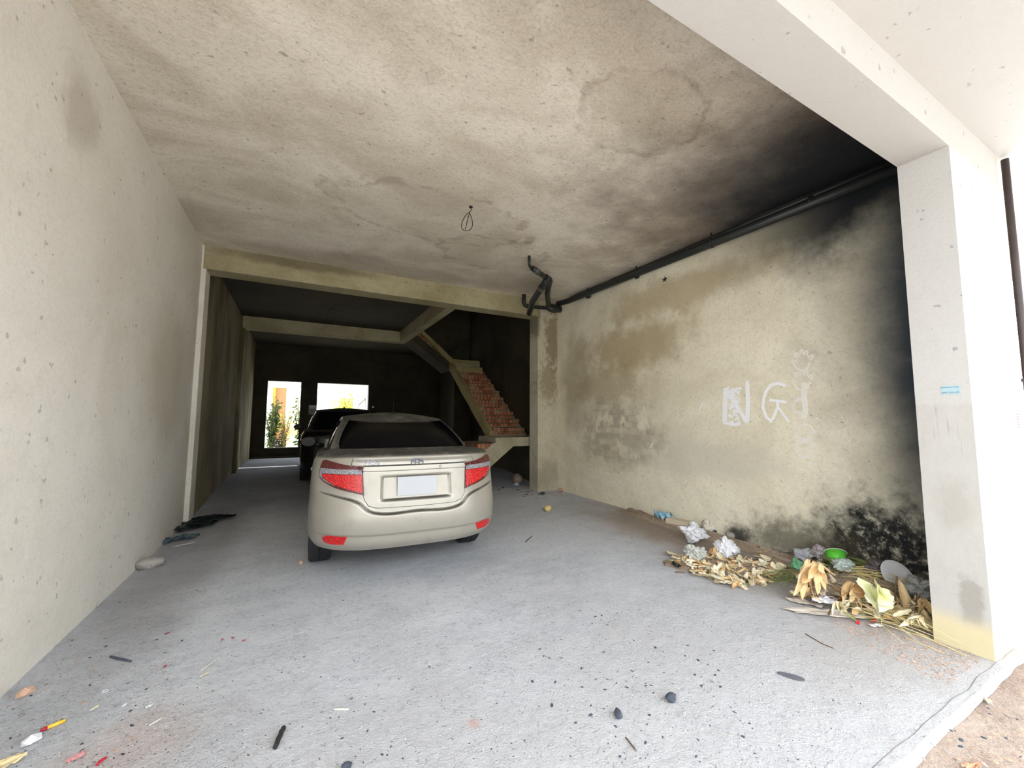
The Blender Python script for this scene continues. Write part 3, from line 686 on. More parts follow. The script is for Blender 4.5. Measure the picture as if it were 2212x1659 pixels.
VIOS = dict(detail=True, step=.030, deckbulge=.008, wr=.30, ar=.335, tx=.735, yr=.985, yf=3.535,
    shoulder=[(0, 1.06), (.5, 1.055), (1.0, 1.02), (1.6, .97), (3.0, .93), (3.6, .86), (4.35, .70)],
    sill=[(0, .300), (.45, .300), (.8, .25), (1.4, .19), (3.0, .19), (3.7, .25), (4.35, .25)],
    table=[(.300, .80, .065, .70, 4.32), (.345, .825, .030, .70, 4.36), (.42, .84, .012, .70, 4.40), (.50, .844, .0, .70, 4.41), (.58, .845, .0, .70, 4.41), (.66, .84, .012, .70, 4.40), (.76, .838, .030, .70, 4.38),
           (.86, .834, .045, .70, 4.34), (.94, .828, .058, .70, 4.28), (1.0, .818, .070, .70, 4.2), (1.04, .795, .080, .70, 4.14), (1.06, .768, .10, .70, 4.08)],
    rings=[(.705, .50, .55, 3.0, 3.25, .9, 2.6), (.545, 1.10, .50, 3.2, 2.5, .45, 2.8)],
    ringz=[[(.4, 1.085), (.9, 1.055), (1.3, 1.02), (1.8, .985), (3.3, .955)], [(1.0, 1.325), (1.4, 1.36), (1.8, 1.38), (2.3, 1.385), (2.6, 1.37)]],
    spine=(1.45, 2.2), roof=[(1.3, 1.412), (1.6, 1.432), (2.0, 1.44), (2.4, 1.43)])
def fit_car(c, glass=M_glass, lettering=True):
    c.build()
    U = c.up
    # windows
    rw = [(-.118, 1.04), (.118, 1.04), (.125, 1.2), (.131, 1.93), (-.131, 1.93), (-.125, 1.2)]
    c.patch('rear_window', rw, U, glass, .003, .006, (.006, .06))
    c.patch('window_highlight', [(-.131, 1.93), (.131, 1.93), (.131, 1.975), (-.131, 1.975)], U, M_chrome, .004, .006, (.006, .05))['label'] = 'highlight strip along the top of the rear window'  # strip added for the highlight on the glass's top edge
    c.patch('windscreen', [(.385, 1.05), (.5, 1.05), (.5, 1.95), (.40, 1.95)], U, M_glass, .003, .006, (.01, .06)); c.patch('windscreen', [(-.5, 1.05), (-.385, 1.05), (-.40, 1.95), (-.5, 1.95)], U, M_glass, .003, .006, (.01, .06))
    rd = [(.188, 1.10), (.247, 1.10), (.247, 1.88), (.200, 1.88), (.176, 1.45), (.172, 1.2)]; fd = [(.253, 1.10), (.345, 1.10), (.335, 1.5), (.315, 1.88), (.253, 1.88)]
    q = [(.166, 1.02), (.352, 1.02), (.320, 1.95), (.192, 1.95), (.168, 1.45)]
    for pol, nm, mt, of in ((q, 'window_frame', M_dark, .002), (rd, 'side_window', M_glass, .005), (fd, 'side_window', M_glass, .005)):
        for pp in (pol, mirror(pol)): c.patch(nm, pp, U, mt, of, .006, (.008, .06))
    # door seams and handles on the sides
    def side(s): return lambda a, b: c.low(s * a, b)
    for s in (-1, 1):
        for a in (.207, .252, .305):
            c.patch('door_gap', [(a, .40), (a + .0012, .40), (a + .0012, 1.03), (a, 1.03)], side(s), M_dark, .001, .003, (.01, .05))
        for a in (.222, .262):
            c.patch('door_handle', [(a, .895), (a + .011, .895), (a + .011, .925), (a, .925)], side(s), M_chrome if lettering else c.paint, .022, .02, (.003, .01))
        # door mirror
        bm = bmesh.new(); bmesh.ops.create_uvsphere(bm, u_segments=20, v_segments=12, radius=1)
        for v in bm.verts: v.co = Vector((s * (.935 + .105 * v.co.x), 2.93 + .075 * (v.co.y if v.co.y > 0 else v.co.y * .35), 1.03 + .072 * v.co.z * (1 - .15 * v.co.x)))
        mr_ = link('door_mirror', bm, M_black if lettering else M_dark, c.root, True)
        bm = bmesh.new(); lathe(bm, [(0, 0), (1, 0)], 24, Matrix.Translation((s * .935, 2.902, 1.03)) @ Matrix.Scale(.088, 4, (1, 0, 0)) @ Matrix.Scale(.058, 4, (0, 0, 1)) @ Matrix.Rotation(math.pi / 2, 4, 'X')); link('mirror_glass', bm, M_dark, mr_)
        bm = bmesh.new(); tube(bm, [(s * .74, 2.98, .97), (s * .88, 2.95, 1.0)], [.03, .025], 8); link('mirror_arm', bm, M_dark, mr_)
    # roof aerial
    r0 = c.up(.0, 2.42); bm = bmesh.new(); base = Vector((-.02, 1.42, c.roofz(1.42) - .012))
    lathe(bm, [(.032, 0), (.026, .014), (.012, .03), (0, .036)], 16, Matrix.Translation(base)); an = link('aerial', bm, M_dark, c.root)
    bm = bmesh.new(); tube(bm, [base + Vector((0, 0, .03)), base + Vector((.005, -.03, .20))], [.004, .002], 6); link('aerial_rod', bm, M_dark, an)

c1 = Car('parked_sedan', (.925, 3.42, 0), math.radians(-3), M_champ, 'dusty champagne four-door sedan parked with its tail to the open front', VIOS)
fit_car(c1, M_glassd)
Rr = c1.rear
lid = [(-.55, 1.040), (-.545, .982), (-.468, .966), (-.465, .90), (-.445, .775), (-.427, .705), (-.395, .660), (-.33, .641), (0, .636), (.33, .641), (.395, .660), (.427, .705), (.445, .775), (.465, .90), (.468, .966), (.545, .982), (.55, 1.040)]
lid2 = [(a * 1.012, b - .004 if b < .69 else b) for a, b in lid]
c1.patch('lid_gap', lid2, Rr, M_dark, .0012, .004, (.03, .012))
ld = c1.patch('boot_lid', lid, Rr, M_champ, .005, .008, (.022, .008))
ll = [(-.445, .966), (-.60, .984), (-.72, 1.006), (-.80, 1.020), (-.838, 1.008), (-.855, .93), (-.845, .880), (-.80, .852), (-.67, .802), (-.432, .742), (-.437, .80), (-.447, .90), (-.452, .95)][::-1]
for side_, pol in (('left', ll), ('right', mirror(ll))):
    sg = 1 if side_ == 'left' else -1
    t = c1.patch('tail_lamp', pol, Rr, M_dred, .012, .02, (.02, .01))
    red = [(-.455 , .905), (-.805 , .908), (-.795, .885), (-.74, .855), (-.66, .822), (-.446, .760)]
    clr = [(-.455, .909), (-.459, .945), (-.825, .952), (-.825, .912)]
    hook = [(-.815, .95), (-.845, .95), (-.84, .89), (-.79, .859), (-.67, .817), (-.68, .825), (-.76, .858), (-.805, .88)]
    f = (lambda q: q) if sg == 1 else mirror
    c1.patch('red_lens', f(red), Rr, M_red, .017, .008, (.02, .01), t); c1.patch('clear_lens', f(clr), Rr, M_clear, .017, .008, (.02, .01), t); c1.patch('clear_lens', f(hook), Rr, M_clear, .015, .006, (.02, .01), t)
    rf = [(-.555, .425), (-.72, .432), (-.775, .412), (-.76, .378), (-.70, .364), (-.585, .364)]
    c1.patch('reflector', f(rf), Rr, M_red, .007, .014, (.02, .01))
# number plate, left plain
c1.patch('number_plate', [(-.165, .722), (.165, .722), (.165, .878), (-.165, .878)], lambda a, b: Vector((a, .068, b)), M_plate, .006, .010, 1)
0 and c1.patch('plate_lamp_housing', [(-.10, .902), (.10, .902), (.10, .915), (-.10, .915)], Rr, M_dark, .008, .02, .05)
# badge and lettering
bm = bmesh.new(); y0 = Rr(0, .985).y - .010
def ell(cx, cz, rx, rz, r): tube(bm, [(cx + rx * math.cos(q), y0, cz + rz * math.sin(q)) for q in [2 * math.pi * k / 36 for k in range(37)]], r, 8, False)
ell(0, 0.992, .050, .034, .0045); ell(0, .992, .016, .031, .0035); ell(0, 1.006, .038, .014, .0035)
link('badge', bm, M_chrome, ld)
MT = Matrix(((1, 0, 0, 0), (0, 0, -1, 0), (0, 1, 0, 0), (0, 0, 0, 1)))
text('VIOS', .056, M_chrome, ld, 'lettering', Matrix.Translation((-.375, Rr(-.375, 1.0).y - .009, .998)) @ Matrix.Rotation(math.radians(-12), 4, 'Z') @ Matrix.Scale(1.15, 4, (1, 0, 0)) @ MT, .002)
bm = bmesh.new(); lathe(bm, [(0, .004), (.009, .004), (.011, 0)], 16, Matrix.Translation((.20, Rr(.20, .952).y - .008, .952)) @ Matrix.Rotation(math.pi / 2, 4, 'X')); link('lock_cylinder', bm, M_champ, ld)

DARKC = dict(VIOS); DARKC.update(detail=False, step=.015, deckbulge=.0,
    shoulder=[(0, 1.0), (1.0, 1.0), (2.0, .98), (3.0, .96), (3.6, .90), (4.35, .74)],
    sill=[(0, .30), (.45, .30), (.8, .26), (1.4, .20), (3.0, .20), (3.7, .25), (4.35, .25)],
    table=[(.30, .80, .05, .5, 4.2), (.40, .84, .0, .5, 4.24), (.55, .85, .0, .5, 4.25), (.75, .85, .03, .5, 4.22), (.9, .84, .05, .5, 4.15), (1.0, .80, .10, .5, 4.0)],
    rings=[(.735, .20, .45, 3.2, 3.35, .9, 2.6), (.59, .50, .45, 3.2, 2.6, .45, 2.8)],
    ringz=[[(.1, 1.02), (3.4, .99)], [(.4, 1.39), (1.4, 1.42), (2.6, 1.40)]], spine=(.9, 2.2), roof=[(.8, 1.455), (1.6, 1.48), (2.4, 1.46)], yr=.85, yf=3.4)
c2 = Car('parked_hatchback', (.90, 8.35, .10), math.radians(-1.0), M_black, 'black hatchback parked in the shade ahead of the champagne sedan', DARKC)
fit_car(c2, M_glass, False)
for pol in ([(-.62, .84), (-.62, .90), (-.80, .90), (-.80, .84)][::-1],):
    for pp in (pol, mirror(pol)): c2.patch('tail_lamp', pp, c2.rear, M_red, .008, .012, (.02, .02))
# ------------------------------------------------------------------ behind the back wall: alley, boundary wall, house, plants
M_alley = plain('sunlit_plaster', (206, 204, 204), .9, .04, 5); M_yellow = plain('yellow_plaster', (196, 128, 44), .9, .05, 5); M_tan = plain('tan_plaster', (146, 108, 72), .9, .06, 5)
M_garden = concrete('yard_ground', (196, 188, 170), (160, 148, 124), ())
sbox('yard', (-12, 14, 14.6, 48, -.2, .10), M_garden)
bm = bmesh.new(); wall_holes(bm, -6, 8, 0, 3.2, 16.6, 16.8, [(-.84, 1.87, .55, 2.42)]); structure('wall_alley', bm, M_alley)
bm = bmesh.new()
for pts in ([(1.95, .9), (2.1, 1.4), (2.05, 1.9), (2.3, 2.15)], [(2.15, .9), (2.35, 1.5), (2.3, 2.3)], [(2.05, 1.4), (2.3, 1.5), (2.5, 1.45)]):
    tube(bm, [(x, 16.585, z) for x, z in pts], .008, 5)
tag(link('bare_vine', bm, plain('grey_vine', (150, 144, 140), .9)), 'thin grey bare vine climbing the white alley wall beyond the right rear opening', 'vine')
sbox('wall_yellow_house', (-1.6, -.85, 19.0, 19.4, .1, 4.0), M_yellow); sbox('wall_yellow_house_side', (-.85, -.47, 19.2, 19.5, .1, 4.0), M_tan)
sbox('beam_yellow_house', (-.45, 4.5, 19.2, 19.5, 2.75, 4.0), M_tan)
gt = empty('white_gate', (.55, 23, .1), 0, 'white panelled gate standing beyond the yellow house wall, through the left rear opening', 'gate')
for k in range(3): link('gate_leaf', (lambda b: (box(b, -.5 + k * .42, -.12 + k * .42, -.02, .02, .0, 1.9), b)[1])(bmesh.new()), M_alley, gt)
for z_ in (.3, 1.6): link('gate_rail', (lambda b: (box(b, -.6, .9, -.04, -.01, z_, z_ + .1), b)[1])(bmesh.new()), M_alley, gt)
ho = empty('far_house', (5.5, 34, .1), 0, 'pale low house with horizontal ribbed cladding far behind the right rear opening', 'house')
bm = bmesh.new(); box(bm, -6.5, 5, 0, 5, 0, 2.5); link('wall', bm, plain('pale_cladding', (206, 200, 184), .8), ho)
bm = bmesh.new()
for k in range(9): box(bm, -6.5, 5, -.05, .0, .25 + .25 * k, .32 + .25 * k)
link('cladding_rib', bm, plain('cladding_rib_paint', (176, 168, 150), .8), ho)
bm = bmesh.new(); box(bm, -6.9, 5.4, -.5, 5.5, 2.5, 2.75); link('roof', bm, plain('pale_roof', (186, 182, 176), .8), ho)
bm = bmesh.new(); box(bm, -12, 12, 0, .2, 0, .55); lw = link('low_wall', bm, plain('brick_red_coping', (190, 120, 90), .9)); lw.location = (6, 30, .1); tag(lw, 'low reddish garden wall in front of the far pale house', 'wall')
def leaf_mat(name, a, b, tl=.4):
    m = N(name); m.b.inputs['Roughness'].default_value = .6; col = m.mix(m.mr(m.noise(7, 3), .35, .65), s2l(a), s2l(b))
    m.l(col, m.b.inputs['Base Color']); tr = m.n('ShaderNodeBsdfTranslucent'); m.l(col, tr.inputs[0]); mx = m.n('ShaderNodeMixShader'); mx.inputs[0].default_value = tl
    m.l(m.b.outputs[0], mx.inputs[1]); m.l(tr.outputs[0], mx.inputs[2]); m.l(mx.outputs[0], m.t.nodes['Material Output'].inputs['Surface']); return m.m
M_green = leaf_mat('green_leaves', (44, 74, 34), (84, 112, 44)); M_lime = leaf_mat('lime_leaves', (150, 180, 40), (206, 216, 90)); M_brown = leaf_mat('brown_leaves', (120, 92, 60), (160, 130, 90)); M_stem = plain('bark', (112, 92, 70), .9)
def leafquad(bm, p, L, W, d, r):
    d = d.normalized(); s = d.cross(Vector((r.uniform(-1, 1), r.uniform(-1, 1), r.uniform(-.2, 1)))).normalized(); u = s.cross(d)
    a, b, c_, e = p, p + d * L * .45 + s * W + u * .1 * L, p + d * L, p + d * L * .45 - s * W + u * .1 * L
    vs = [bm.verts.new(q) for q in (a, b, c_, e)]; bm.faces.new((vs[0], vs[1], vs[2])); bm.faces.new((vs[0], vs[2], vs[3]))
def plant(name, loc, H, R, nst, nl, L, mat, lab, cat='shrub', seed=1, z0=.15, group=None):
    r = random.Random(seed); root = empty(name, loc, 0, lab, cat, group); bs = bmesh.new(); bl = bmesh.new()
    for k in range(nst):
        q = r.uniform(0, 6.28); tip = Vector((math.cos(q) * R * r.uniform(.3, 1), math.sin(q) * R * r.uniform(.3, 1), H * r.uniform(.6, 1))); mid = Vector((tip.x * .3, tip.y * .3, tip.z * .55))
        pts = [Vector((0, 0, 0)), mid, tip]; tube(bs, pts, [.02 * H, .012 * H, .004 * H], 6)
        for j in range(nl):
            t = r.uniform(z0, 1); p = (pts[0].lerp(mid, t * 2) if t < .5 else mid.lerp(tip, t * 2 - 1)) + Vector([r.gauss(0, R * .16) for _ in range(3)])
            leafquad(bl, p, L * r.uniform(.6, 1.2), L * .22, Vector((r.uniform(-1, 1), r.uniform(-1, 1), r.uniform(-.9, .5))), r)
    link('stem', bs, M_stem, root); me = bpy.data.meshes.new('foliage'); bl.to_mesh(me); bl.free(); linkme('foliage', me, mat, root); return root
plant('garden_shrub', (-.74, 15.4, .1), 1.95, .30, 12, 80, .12, M_green, 'leafy green shrub growing close behind the left rear opening', seed=3)
plant('garden_shrub', (-.38, 16.15, .1), 1.75, .26, 7, 45, .10, leaf_mat('yellow_green_leaves', (120, 130, 40), (190, 170, 70)), 'yellowish leafy shrub behind the left rear opening beside the green one', seed=5)
plant('garden_shrub', (-.52, 15.1, .1), .85, .34, 7, 45, .11, leaf_mat('dark_mixed_leaves', (40, 52, 26), (96, 84, 50)), 'low dark leafy bush at the sill of the left rear opening', seed=7)
plant('garden_shrub', (.12, 16.2, .1), 2.0, .30, 6, 34, .17, M_green, 'feathery green branch showing at the right side of the left rear opening', seed=9)
plant('garden_tree', (2.35, 20.5, .1), 2.7, .95, 16, 80, .16, M_lime, 'bright lime green tree beyond the right rear opening', 'tree', seed=11, z0=.3)
pn = empty('wall_notice', (.40, 14.398, 1.62), 0, 'white paper notice with a ruled grey lower half on the pier between the rear openings', 'notice')
bm = bmesh.new(); box(bm, -.11, .11, -.008, 0, .02, .13); link('header', bm, M_alley, pn); bm = bmesh.new(); box(bm, -.115, .105, -.008, 0, -.17, .02); link('ruled_sheet', bm, plain('ruled_paper', (150, 154, 150), .9, .2, 60), pn)
bm = bmesh.new(); bmesh.ops.create_uvsphere(bm, u_segments=12, v_segments=8, radius=.035); o = link('wall_knob', bm, plain('pale_green_knob', (206, 216, 190), .5), None, True); o.location = (2.25, 14.37, 1.72); o.name = 'wall_knob'; tag(o, 'small pale green knob on the dark rear wall right of the right opening', 'blob')  # small round knob on the rear wall
# unseen buildings across the street, added to limit low sky and bounce light inside
M_opp = concrete('opposite_facade', (206, 204, 200), (186, 184, 180), ())
bm = bmesh.new(); wall_holes(bm, -30, 32, -.1, 6.8, -15.4, -15, [(x, x + 3.4, 0, 3) for x in range(-28, 30, 5)] + [(x + .5, x + 2.5, 4.4, 6.2) for x in range(-28, 30, 5)]); structure('wall_opposite', bm, M_opp)
sbox('wall_opposite_rear', (-30, 32, -19, -18.8, -.1, 6.8), M_opp)

# ------------------------------------------------------------------ litter on the floor
M_leafd = [leaf_mat('dry_leaf_tan', (244, 220, 172), (230, 198, 144), .15), leaf_mat('dry_leaf_pale', (246, 240, 216), (236, 222, 186), .15), leaf_mat('dry_leaf_brown', (228, 190, 138), (200, 158, 112), .15)]
def leafmesh(L, W, curl, fold, seed):
    r = random.Random(seed); bm = bmesh.new(); n = 9; rows = []; wob = r.uniform(-.5, .5)
    for i in range(n + 1):
        t = i / n; w = W * (math.sin(math.pi * t ** .8) ** .8) * (1 + .12 * math.sin(t * 17 + seed)); a = curl * (t - .3)
        x = L * (t - .5); z = L * .35 * curl * (t - .35) ** 2 * 2; y = wob * L * .25 * math.sin(math.pi * t)
        if i in (0, n): w = .0006
        rows.append([bm.verts.new((x, y + s * w, z + abs(s) * w * fold + .004 * L * 8 * math.sin(t * 23 + s * 2 + seed) * abs(s) * .5)) for s in (-1, -.5, 0, .5, 1)])
    for A, B in zip(rows, rows[1:]):
        for k in range(4): bm.faces.new((A[k], B[k], B[k + 1], A[k + 1])).smooth = True
    mn = min(v.co.z for v in bm.verts)
    for v in bm.verts: v.co.z -= mn
    e = bmesh.ops.extrude_face_region(bm, geom=bm.faces[:]); bmesh.ops.translate(bm, vec=(0, 0, .0006), verts=[v for v in e['geom'] if isinstance(v, bmesh.types.BMVert)])
    me = bpy.data.meshes.new('dried_leaf'); bm.to_mesh(me); bm.free(); return me
LM = []
for k in range(12):
    me = leafmesh(1.0, rnd.uniform(.16, .26), rnd.uniform(.2, 1.1), rnd.uniform(-.2, .9), k); me.materials.append(M_leafd[(0, 1, 1, 0, 1, 2)[k % 6]]); LM.append(me)
def leaf(p, L, lab, group, tilt=.35, k=None):
    o = bpy.data.objects.new('dried_leaf', LM[rnd.randrange(12) if k is None else k]); COL.objects.link(o)
    o.location = p; o.scale = (L, L, L); o.rotation_euler = (rnd.gauss(0, tilt), rnd.gauss(0, tilt), rnd.uniform(0, 6.28)); tag(o, lab, 'leaf', group); return o
def inpoly(x, y, P):
    c = False
    for i in range(len(P)):
        (x1, y1), (x2, y2) = P[i], P[i - 1]
        if (y1 > y) != (y2 > y) and x < (x2 - x1) * (y - y1) / (y2 - y1) + x1: c = not c
    return c
def scatter(P, n):
    xs = [q[0] for q in P]; ys = [q[1] for q in P]; out = []
    while len(out) < n:
        x, y = rnd.uniform(min(xs), max(xs)), rnd.uniform(min(ys), max(ys))
        if inpoly(x, y, P): out.append((x, y))
    return out
# low mound of soil and crumbs under each heap
def mound(name, cx, cy, rx, ry, h, rz, mat, lab, cat):
    bm = bmesh.new(); n = 34; g = [[None] * (n + 1) for _ in range(n + 1)]
    for i in range(n + 1):
        for j in range(n + 1):
            u, v = i / n * 2 - 1, j / n * 2 - 1; d = math.hypot(u, v) + .45 * mnoise.noise(Vector((u * 2.5, v * 2.5, cx))) + .2 * mnoise.noise(Vector((u * 7, v * 7, cx)))
            z = h * max(0, 1 - d * d) * (1 + .5 * mnoise.noise(Vector((u * 6, v * 6, 2)))) - .006
            g[i][j] = bm.verts.new((u * rx, v * ry, z))
    for i in range(n):
        for j in range(n): bm.faces.new((g[i][j], g[i + 1][j], g[i + 1][j + 1], g[i][j + 1])).smooth = True
    o = link(name, bm, mat); o.location = (cx, cy, 0); o.rotation_euler = (0, 0, rz); return tag(o, lab, cat, kind='stuff')
M_soil = concrete('brown_soil', (178, 160, 140), (142, 122, 104), (), bump=1.0)
p1 = fl(1570, 1228); p2 = fl(1865, 1290)
mound('soil_heap', p1.x, p1.y, .55, .24, .05, math.radians(-35), M_soil, 'thin brown soil under the pale leaf heap by the right wall', 'soil')
mound('soil_heap', p2.x + .03, p2.y, .50, .27, .12, math.radians(-48), M_soil, 'brown soil and crumbs under the rubbish heap beside the front column', 'soil')
mound('dirt_bank', 4.36, 3.2, 1.9, .16, .05, math.radians(-90), M_soil, 'low bank of brown dirt along the foot of the right wall', 'dirt')
heap1 = [(1450, 1205), (1478, 1194), (1560, 1196), (1610, 1212), (1690, 1218), (1690, 1240), (1640, 1262), (1585, 1268), (1530, 1252), (1490, 1238)]
for px, py in scatter(heap1, 170):
    p = fl(px, py + 6); p.z = .015 + .05 * rnd.random() * max(0, 1 - math.hypot((px - 1560) / 110, (py - 1228) / 38)); leaf(p, rnd.uniform(.09, .15), 'pale dried leaf lying in the leaf heap by the right wall', 'pale leaves in the heap by the right wall', .3)
heap2 = [(1712, 1290), (1730, 1225), (1800, 1230), (1900, 1262), (2000, 1300), (2010, 1345), (1960, 1350), (1880, 1340), (1800, 1315), (1750, 1305)]
for px, py in scatter(heap2, 115):
    p = fl(px, py + 8); p.z = .03 + .12 * rnd.random() * max(.1, 1 - math.hypot((px - 1860) / 160, (py - 1290) / 60)); leaf(p, rnd.uniform(.08, .14), 'tan dried leaf in the rubbish heap beside the front column', 'tan leaves in the rubbish heap', .5)
def litter(P, n, L0, L1, h, up_, lab):
    bm = bmesh.new()
    for px, py in scatter(P, n):
        p = fl(px, py + 6); L = rnd.uniform(L0, L1); s0 = len(bm.verts); bm.from_mesh(LM[rnd.choice((0, 1, 3, 4, 6, 9))]); bm.verts.ensure_lookup_table()
        M = Matrix.Translation((p.x, p.y, up_ + h * rnd.random())) @ Matrix.Rotation(rnd.uniform(0, 6.28), 4, 'Z') @ Matrix.Rotation(rnd.gauss(0, .3), 4, 'X') @ Matrix.Scale(L, 4)
        for v in bm.verts[s0:]: v.co = M @ v.co
    for f in bm.faces: f.material_index = f.index % 1
    tag(link('leaf_litter', bm, M_leafd[1]), lab, 'leaves', kind='stuff')
litter(heap1, 150, .07, .12, .03, .006, 'pale broken leaves packed under the leaf heap by the right wall')
litter(heap2, 110, .06, .12, .06, .02, 'pale broken leaves packed under the rubbish heap beside the column')
for px, py in ((1640, 1206), (1655, 1210), (1665, 1196), (1648, 1198)):
    leaf(fl(px, py) + Vector((0, 0, .01)), .12, 'dried leaf lying alone on the soil between the heap and the wall', 'single leaves by the right wall', .2)
leaf(fl(1456, 1203) + Vector((0, 0, .012)), .22, 'long pale pointed leaf at the left tip of the pale leaf heap', None, .05, 1)
leaf(fl(1462, 1212) + Vector((0, 0, .012)), .14, 'narrow pale leaf just below the long one at the heap tip', None, .05, 2)
# whorls of big dry leaves on broken twigs
def branch(px, py, z, n, L, spread, lab, k0=0, down=False):
    p = fl(px, py); root = empty('dried_branch', (p.x, p.y, z), rnd.uniform(0, 6.28), lab, 'branch'); bm = bmesh.new(); tip = Vector((0, 0, L * .8))
    tube(bm, [(0, 0, -.02), (0, .01, L * .4), tip], [.008, .006, .004], 6); link('twig', bm, M_stem, root)
    for k in range(n):
        q = 2 * math.pi * k / n * 1.62 + rnd.uniform(-.3, .3); h = tip.z * rnd.uniform(.75, 1.0) * (1 - .35 * (k / n)); el = rnd.uniform(.75, 1.35) if down else rnd.uniform(.3, 1.1)
        o = bpy.data.objects.new('leaf', LM[(k0 + (0, 3, 0, 6, 5, 9)[k % 6]) % 12]); COL.objects.link(o); o.parent = root; s = L * rnd.uniform(.75, 1.05); o.scale = (s, s * 1.15, s)
        M = Matrix.Rotation(q, 4, 'Z') @ Matrix.Rotation(el, 4, 'Y') @ Matrix.Translation((.5 * s, 0, 0)); o.matrix_local = Matrix.Translation((0, 0, h)) @ M @ Matrix.Diagonal((s, s * 1.15, s, 1))
branch(1542, 1205, .0, 7, .15, 1, 'orange brown leaf bunch on top of the pale leaf heap', 5, True)
branch(1668, 1235, .0, 6, .12, 1, 'small brown leaf bunch at the right end of the pale leaf heap', 5, True)
# bunches of big leaves whose stalks lean up against the heap: the tips hang down in front
def upright(base, px, py, back=0.0):             # point seen at a pixel, on the upright plane through the foot of the bunch
    n = Vector((vY.x, vY.y, 0)); n = (RW @ Vector((0, 0, -1))); n.z = 0; n.normalize(); o = base + n * back
    d = RW @ Vector((px - CX, -(py - CY), -FPX)); c0 = Vector((0, 0, CAM_H)); return c0 + d * ((o - c0).dot(n) / d.dot(n))
def bunch(foot, apex, tips, W, lab, ks, mats=None, name='dried_branch', cat='branch', back=.0, leafname='leaf'):
    base = fl(*foot); A0 = upright(base, *apex, back=back + .05); root = empty(name, (base.x, base.y, .0), 0, lab, cat); F = RW @ Vector((0, 0, -1))
    bm = bmesh.new(); tube(bm, [A0 - root.location + Vector((0, 0, .01)), (A0 - root.location) * .5 + F * .03, Vector((0, 0, .02)) + F * .04], [.005, .006, .007], 6); link('twig', bm, M_stem, root)
    for i, t in enumerate(tips):
        T_ = upright(base, t[0], t[1], back=back - .05 - .012 * i); S = A0 + F * (-.01 * i); S = S.lerp(T_, .08 if len(t) < 3 else t[2]); X = T_ - S; L = X.length * 1.05; X.normalize()
        Zn = (-F + Vector((rnd.gauss(0, .45), rnd.gauss(0, .45), rnd.gauss(.25, .3)))).normalized(); Y = Zn.cross(X).normalized(); Zn = X.cross(Y)
        k = ks[i % len(ks)]; me = LM[k]
        if mats: me = me.copy(); me.materials.clear(); me.materials.append(mats[i % len(mats)])
        o = bpy.data.objects.new(leafname, me); COL.objects.link(o); o.parent = root; w_ = W / .21 * (1 + .25 * rnd.random())
        M = Matrix((X * L, Y * w_, Zn * L * .6)).transposed().to_4x4(); M.translation = (S + T_) / 2 - root.location; o.matrix_local = M
bunch((1756, 1298), (1748, 1203), [(1716, 1292), (1732, 1296), (1746, 1288), (1762, 1286), (1778, 1276), (1792, 1262), (1798, 1248), (1714, 1268), (1728, 1262, .3), (1756, 1262, .3), (1776, 1244, .2), (1738, 1250, .15), (1760, 1236, .1)], .033, 'large drooping bunch of tan dried leaves at the left end of the rubbish heap', (0, 3, 5, 0, 6, 9))
bunch((1840, 1318), (1838, 1253), [(1810, 1288), (1816, 1303), (1830, 1304), (1846, 1314), (1856, 1314), (1864, 1296), (1868, 1278), (1822, 1280, .2), (1848, 1286, .2)], .026, 'medium bunch of orange tan dried leaves in the middle of the rubbish heap', (5, 3, 0, 5, 9))
bunch((1946, 1326), (1938, 1248), [(1946, 1322)], .055, 'broad upright tan leaf with visible veins beside the yellow green cabbage leaves', (0,), None, 'dried_branch', 'leaf', leafname='leaf')
M_cab = [leaf_mat('cabbage_leaf', (246, 246, 226), (226, 230, 168), .1), leaf_mat('cabbage_leaf_outer', (242, 240, 208), (220, 220, 156), .1)]
bunch((1900, 1338), (1884, 1262), [(1880, 1300), (1912, 1298), (1898, 1322), (1926, 1312), (1884, 1326)], .085, 'crumpled white and yellow green cabbage leaves on the rubbish heap', (4, 8, 10), M_cab, 'cabbage_leaves', 'leaf', leafname='cabbage_leaf')
bunch((1992, 1342), (1985, 1287), [(1984, 1330), (1998, 1338), (2010, 1332), (2014, 1316), (1996, 1304, .2), (1972, 1322)], .022, 'curled bunch of dried leaves standing at the foot of the front column', (0, 3, 6))
bunch((1960, 1362), (1972, 1318), [(1928, 1340), (1938, 1352), (1958, 1356), (1980, 1352), (1996, 1356), (2000, 1362), (1944, 1334)], .018, 'tangle of thin curled yellowish leaves in front of the rubbish heap', (1, 2, 7))
bunch((1800, 1342), (1808, 1296), [(1790, 1328), (1812, 1330), (1826, 1322), (1834, 1336)], .018, 'few pale leaves right of the white face mask', (1, 4))
# stalks and straw
M_straw = plain('straw', (226, 208, 150), .8, .15, 12); M_stalk = plain('green_stalk', (136, 148, 84), .8, .2, 12)
def stalks(name, px, py, z, n, L, ang, spr, mat, lab, seed, r0=.0025, w=.12):
    r = random.Random(seed); p = fl(px, py); bm = bmesh.new()
    for k in range(n):
        a = math.radians(ang) + r.gauss(0, spr); l_ = L * r.uniform(.5, 1); d = Vector((math.cos(a), math.sin(a), 0)); o_ = Vector((r.gauss(0, w), r.gauss(0, w * .6), r.uniform(.0, .06)))
        q0 = o_ - d * l_ / 2; q1 = o_ + d * l_ / 2; mid = (q0 + q1) / 2 + Vector((r.gauss(0, .02), r.gauss(0, .02), r.uniform(0, .04))); tube(bm, [q0, q0.lerp(mid, .5) + Vector((0, 0, .006)), mid, q1], [r0, r0, r0, r0 * .4], 5)
    mn = min(v.co.z for v in bm.verts); bmesh.ops.translate(bm, vec=(0, 0, -mn), verts=bm.verts[:])
    o = link(name, bm, mat); o.location = (p.x, p.y, z); return tag(o, lab, 'stalks', kind='stuff')
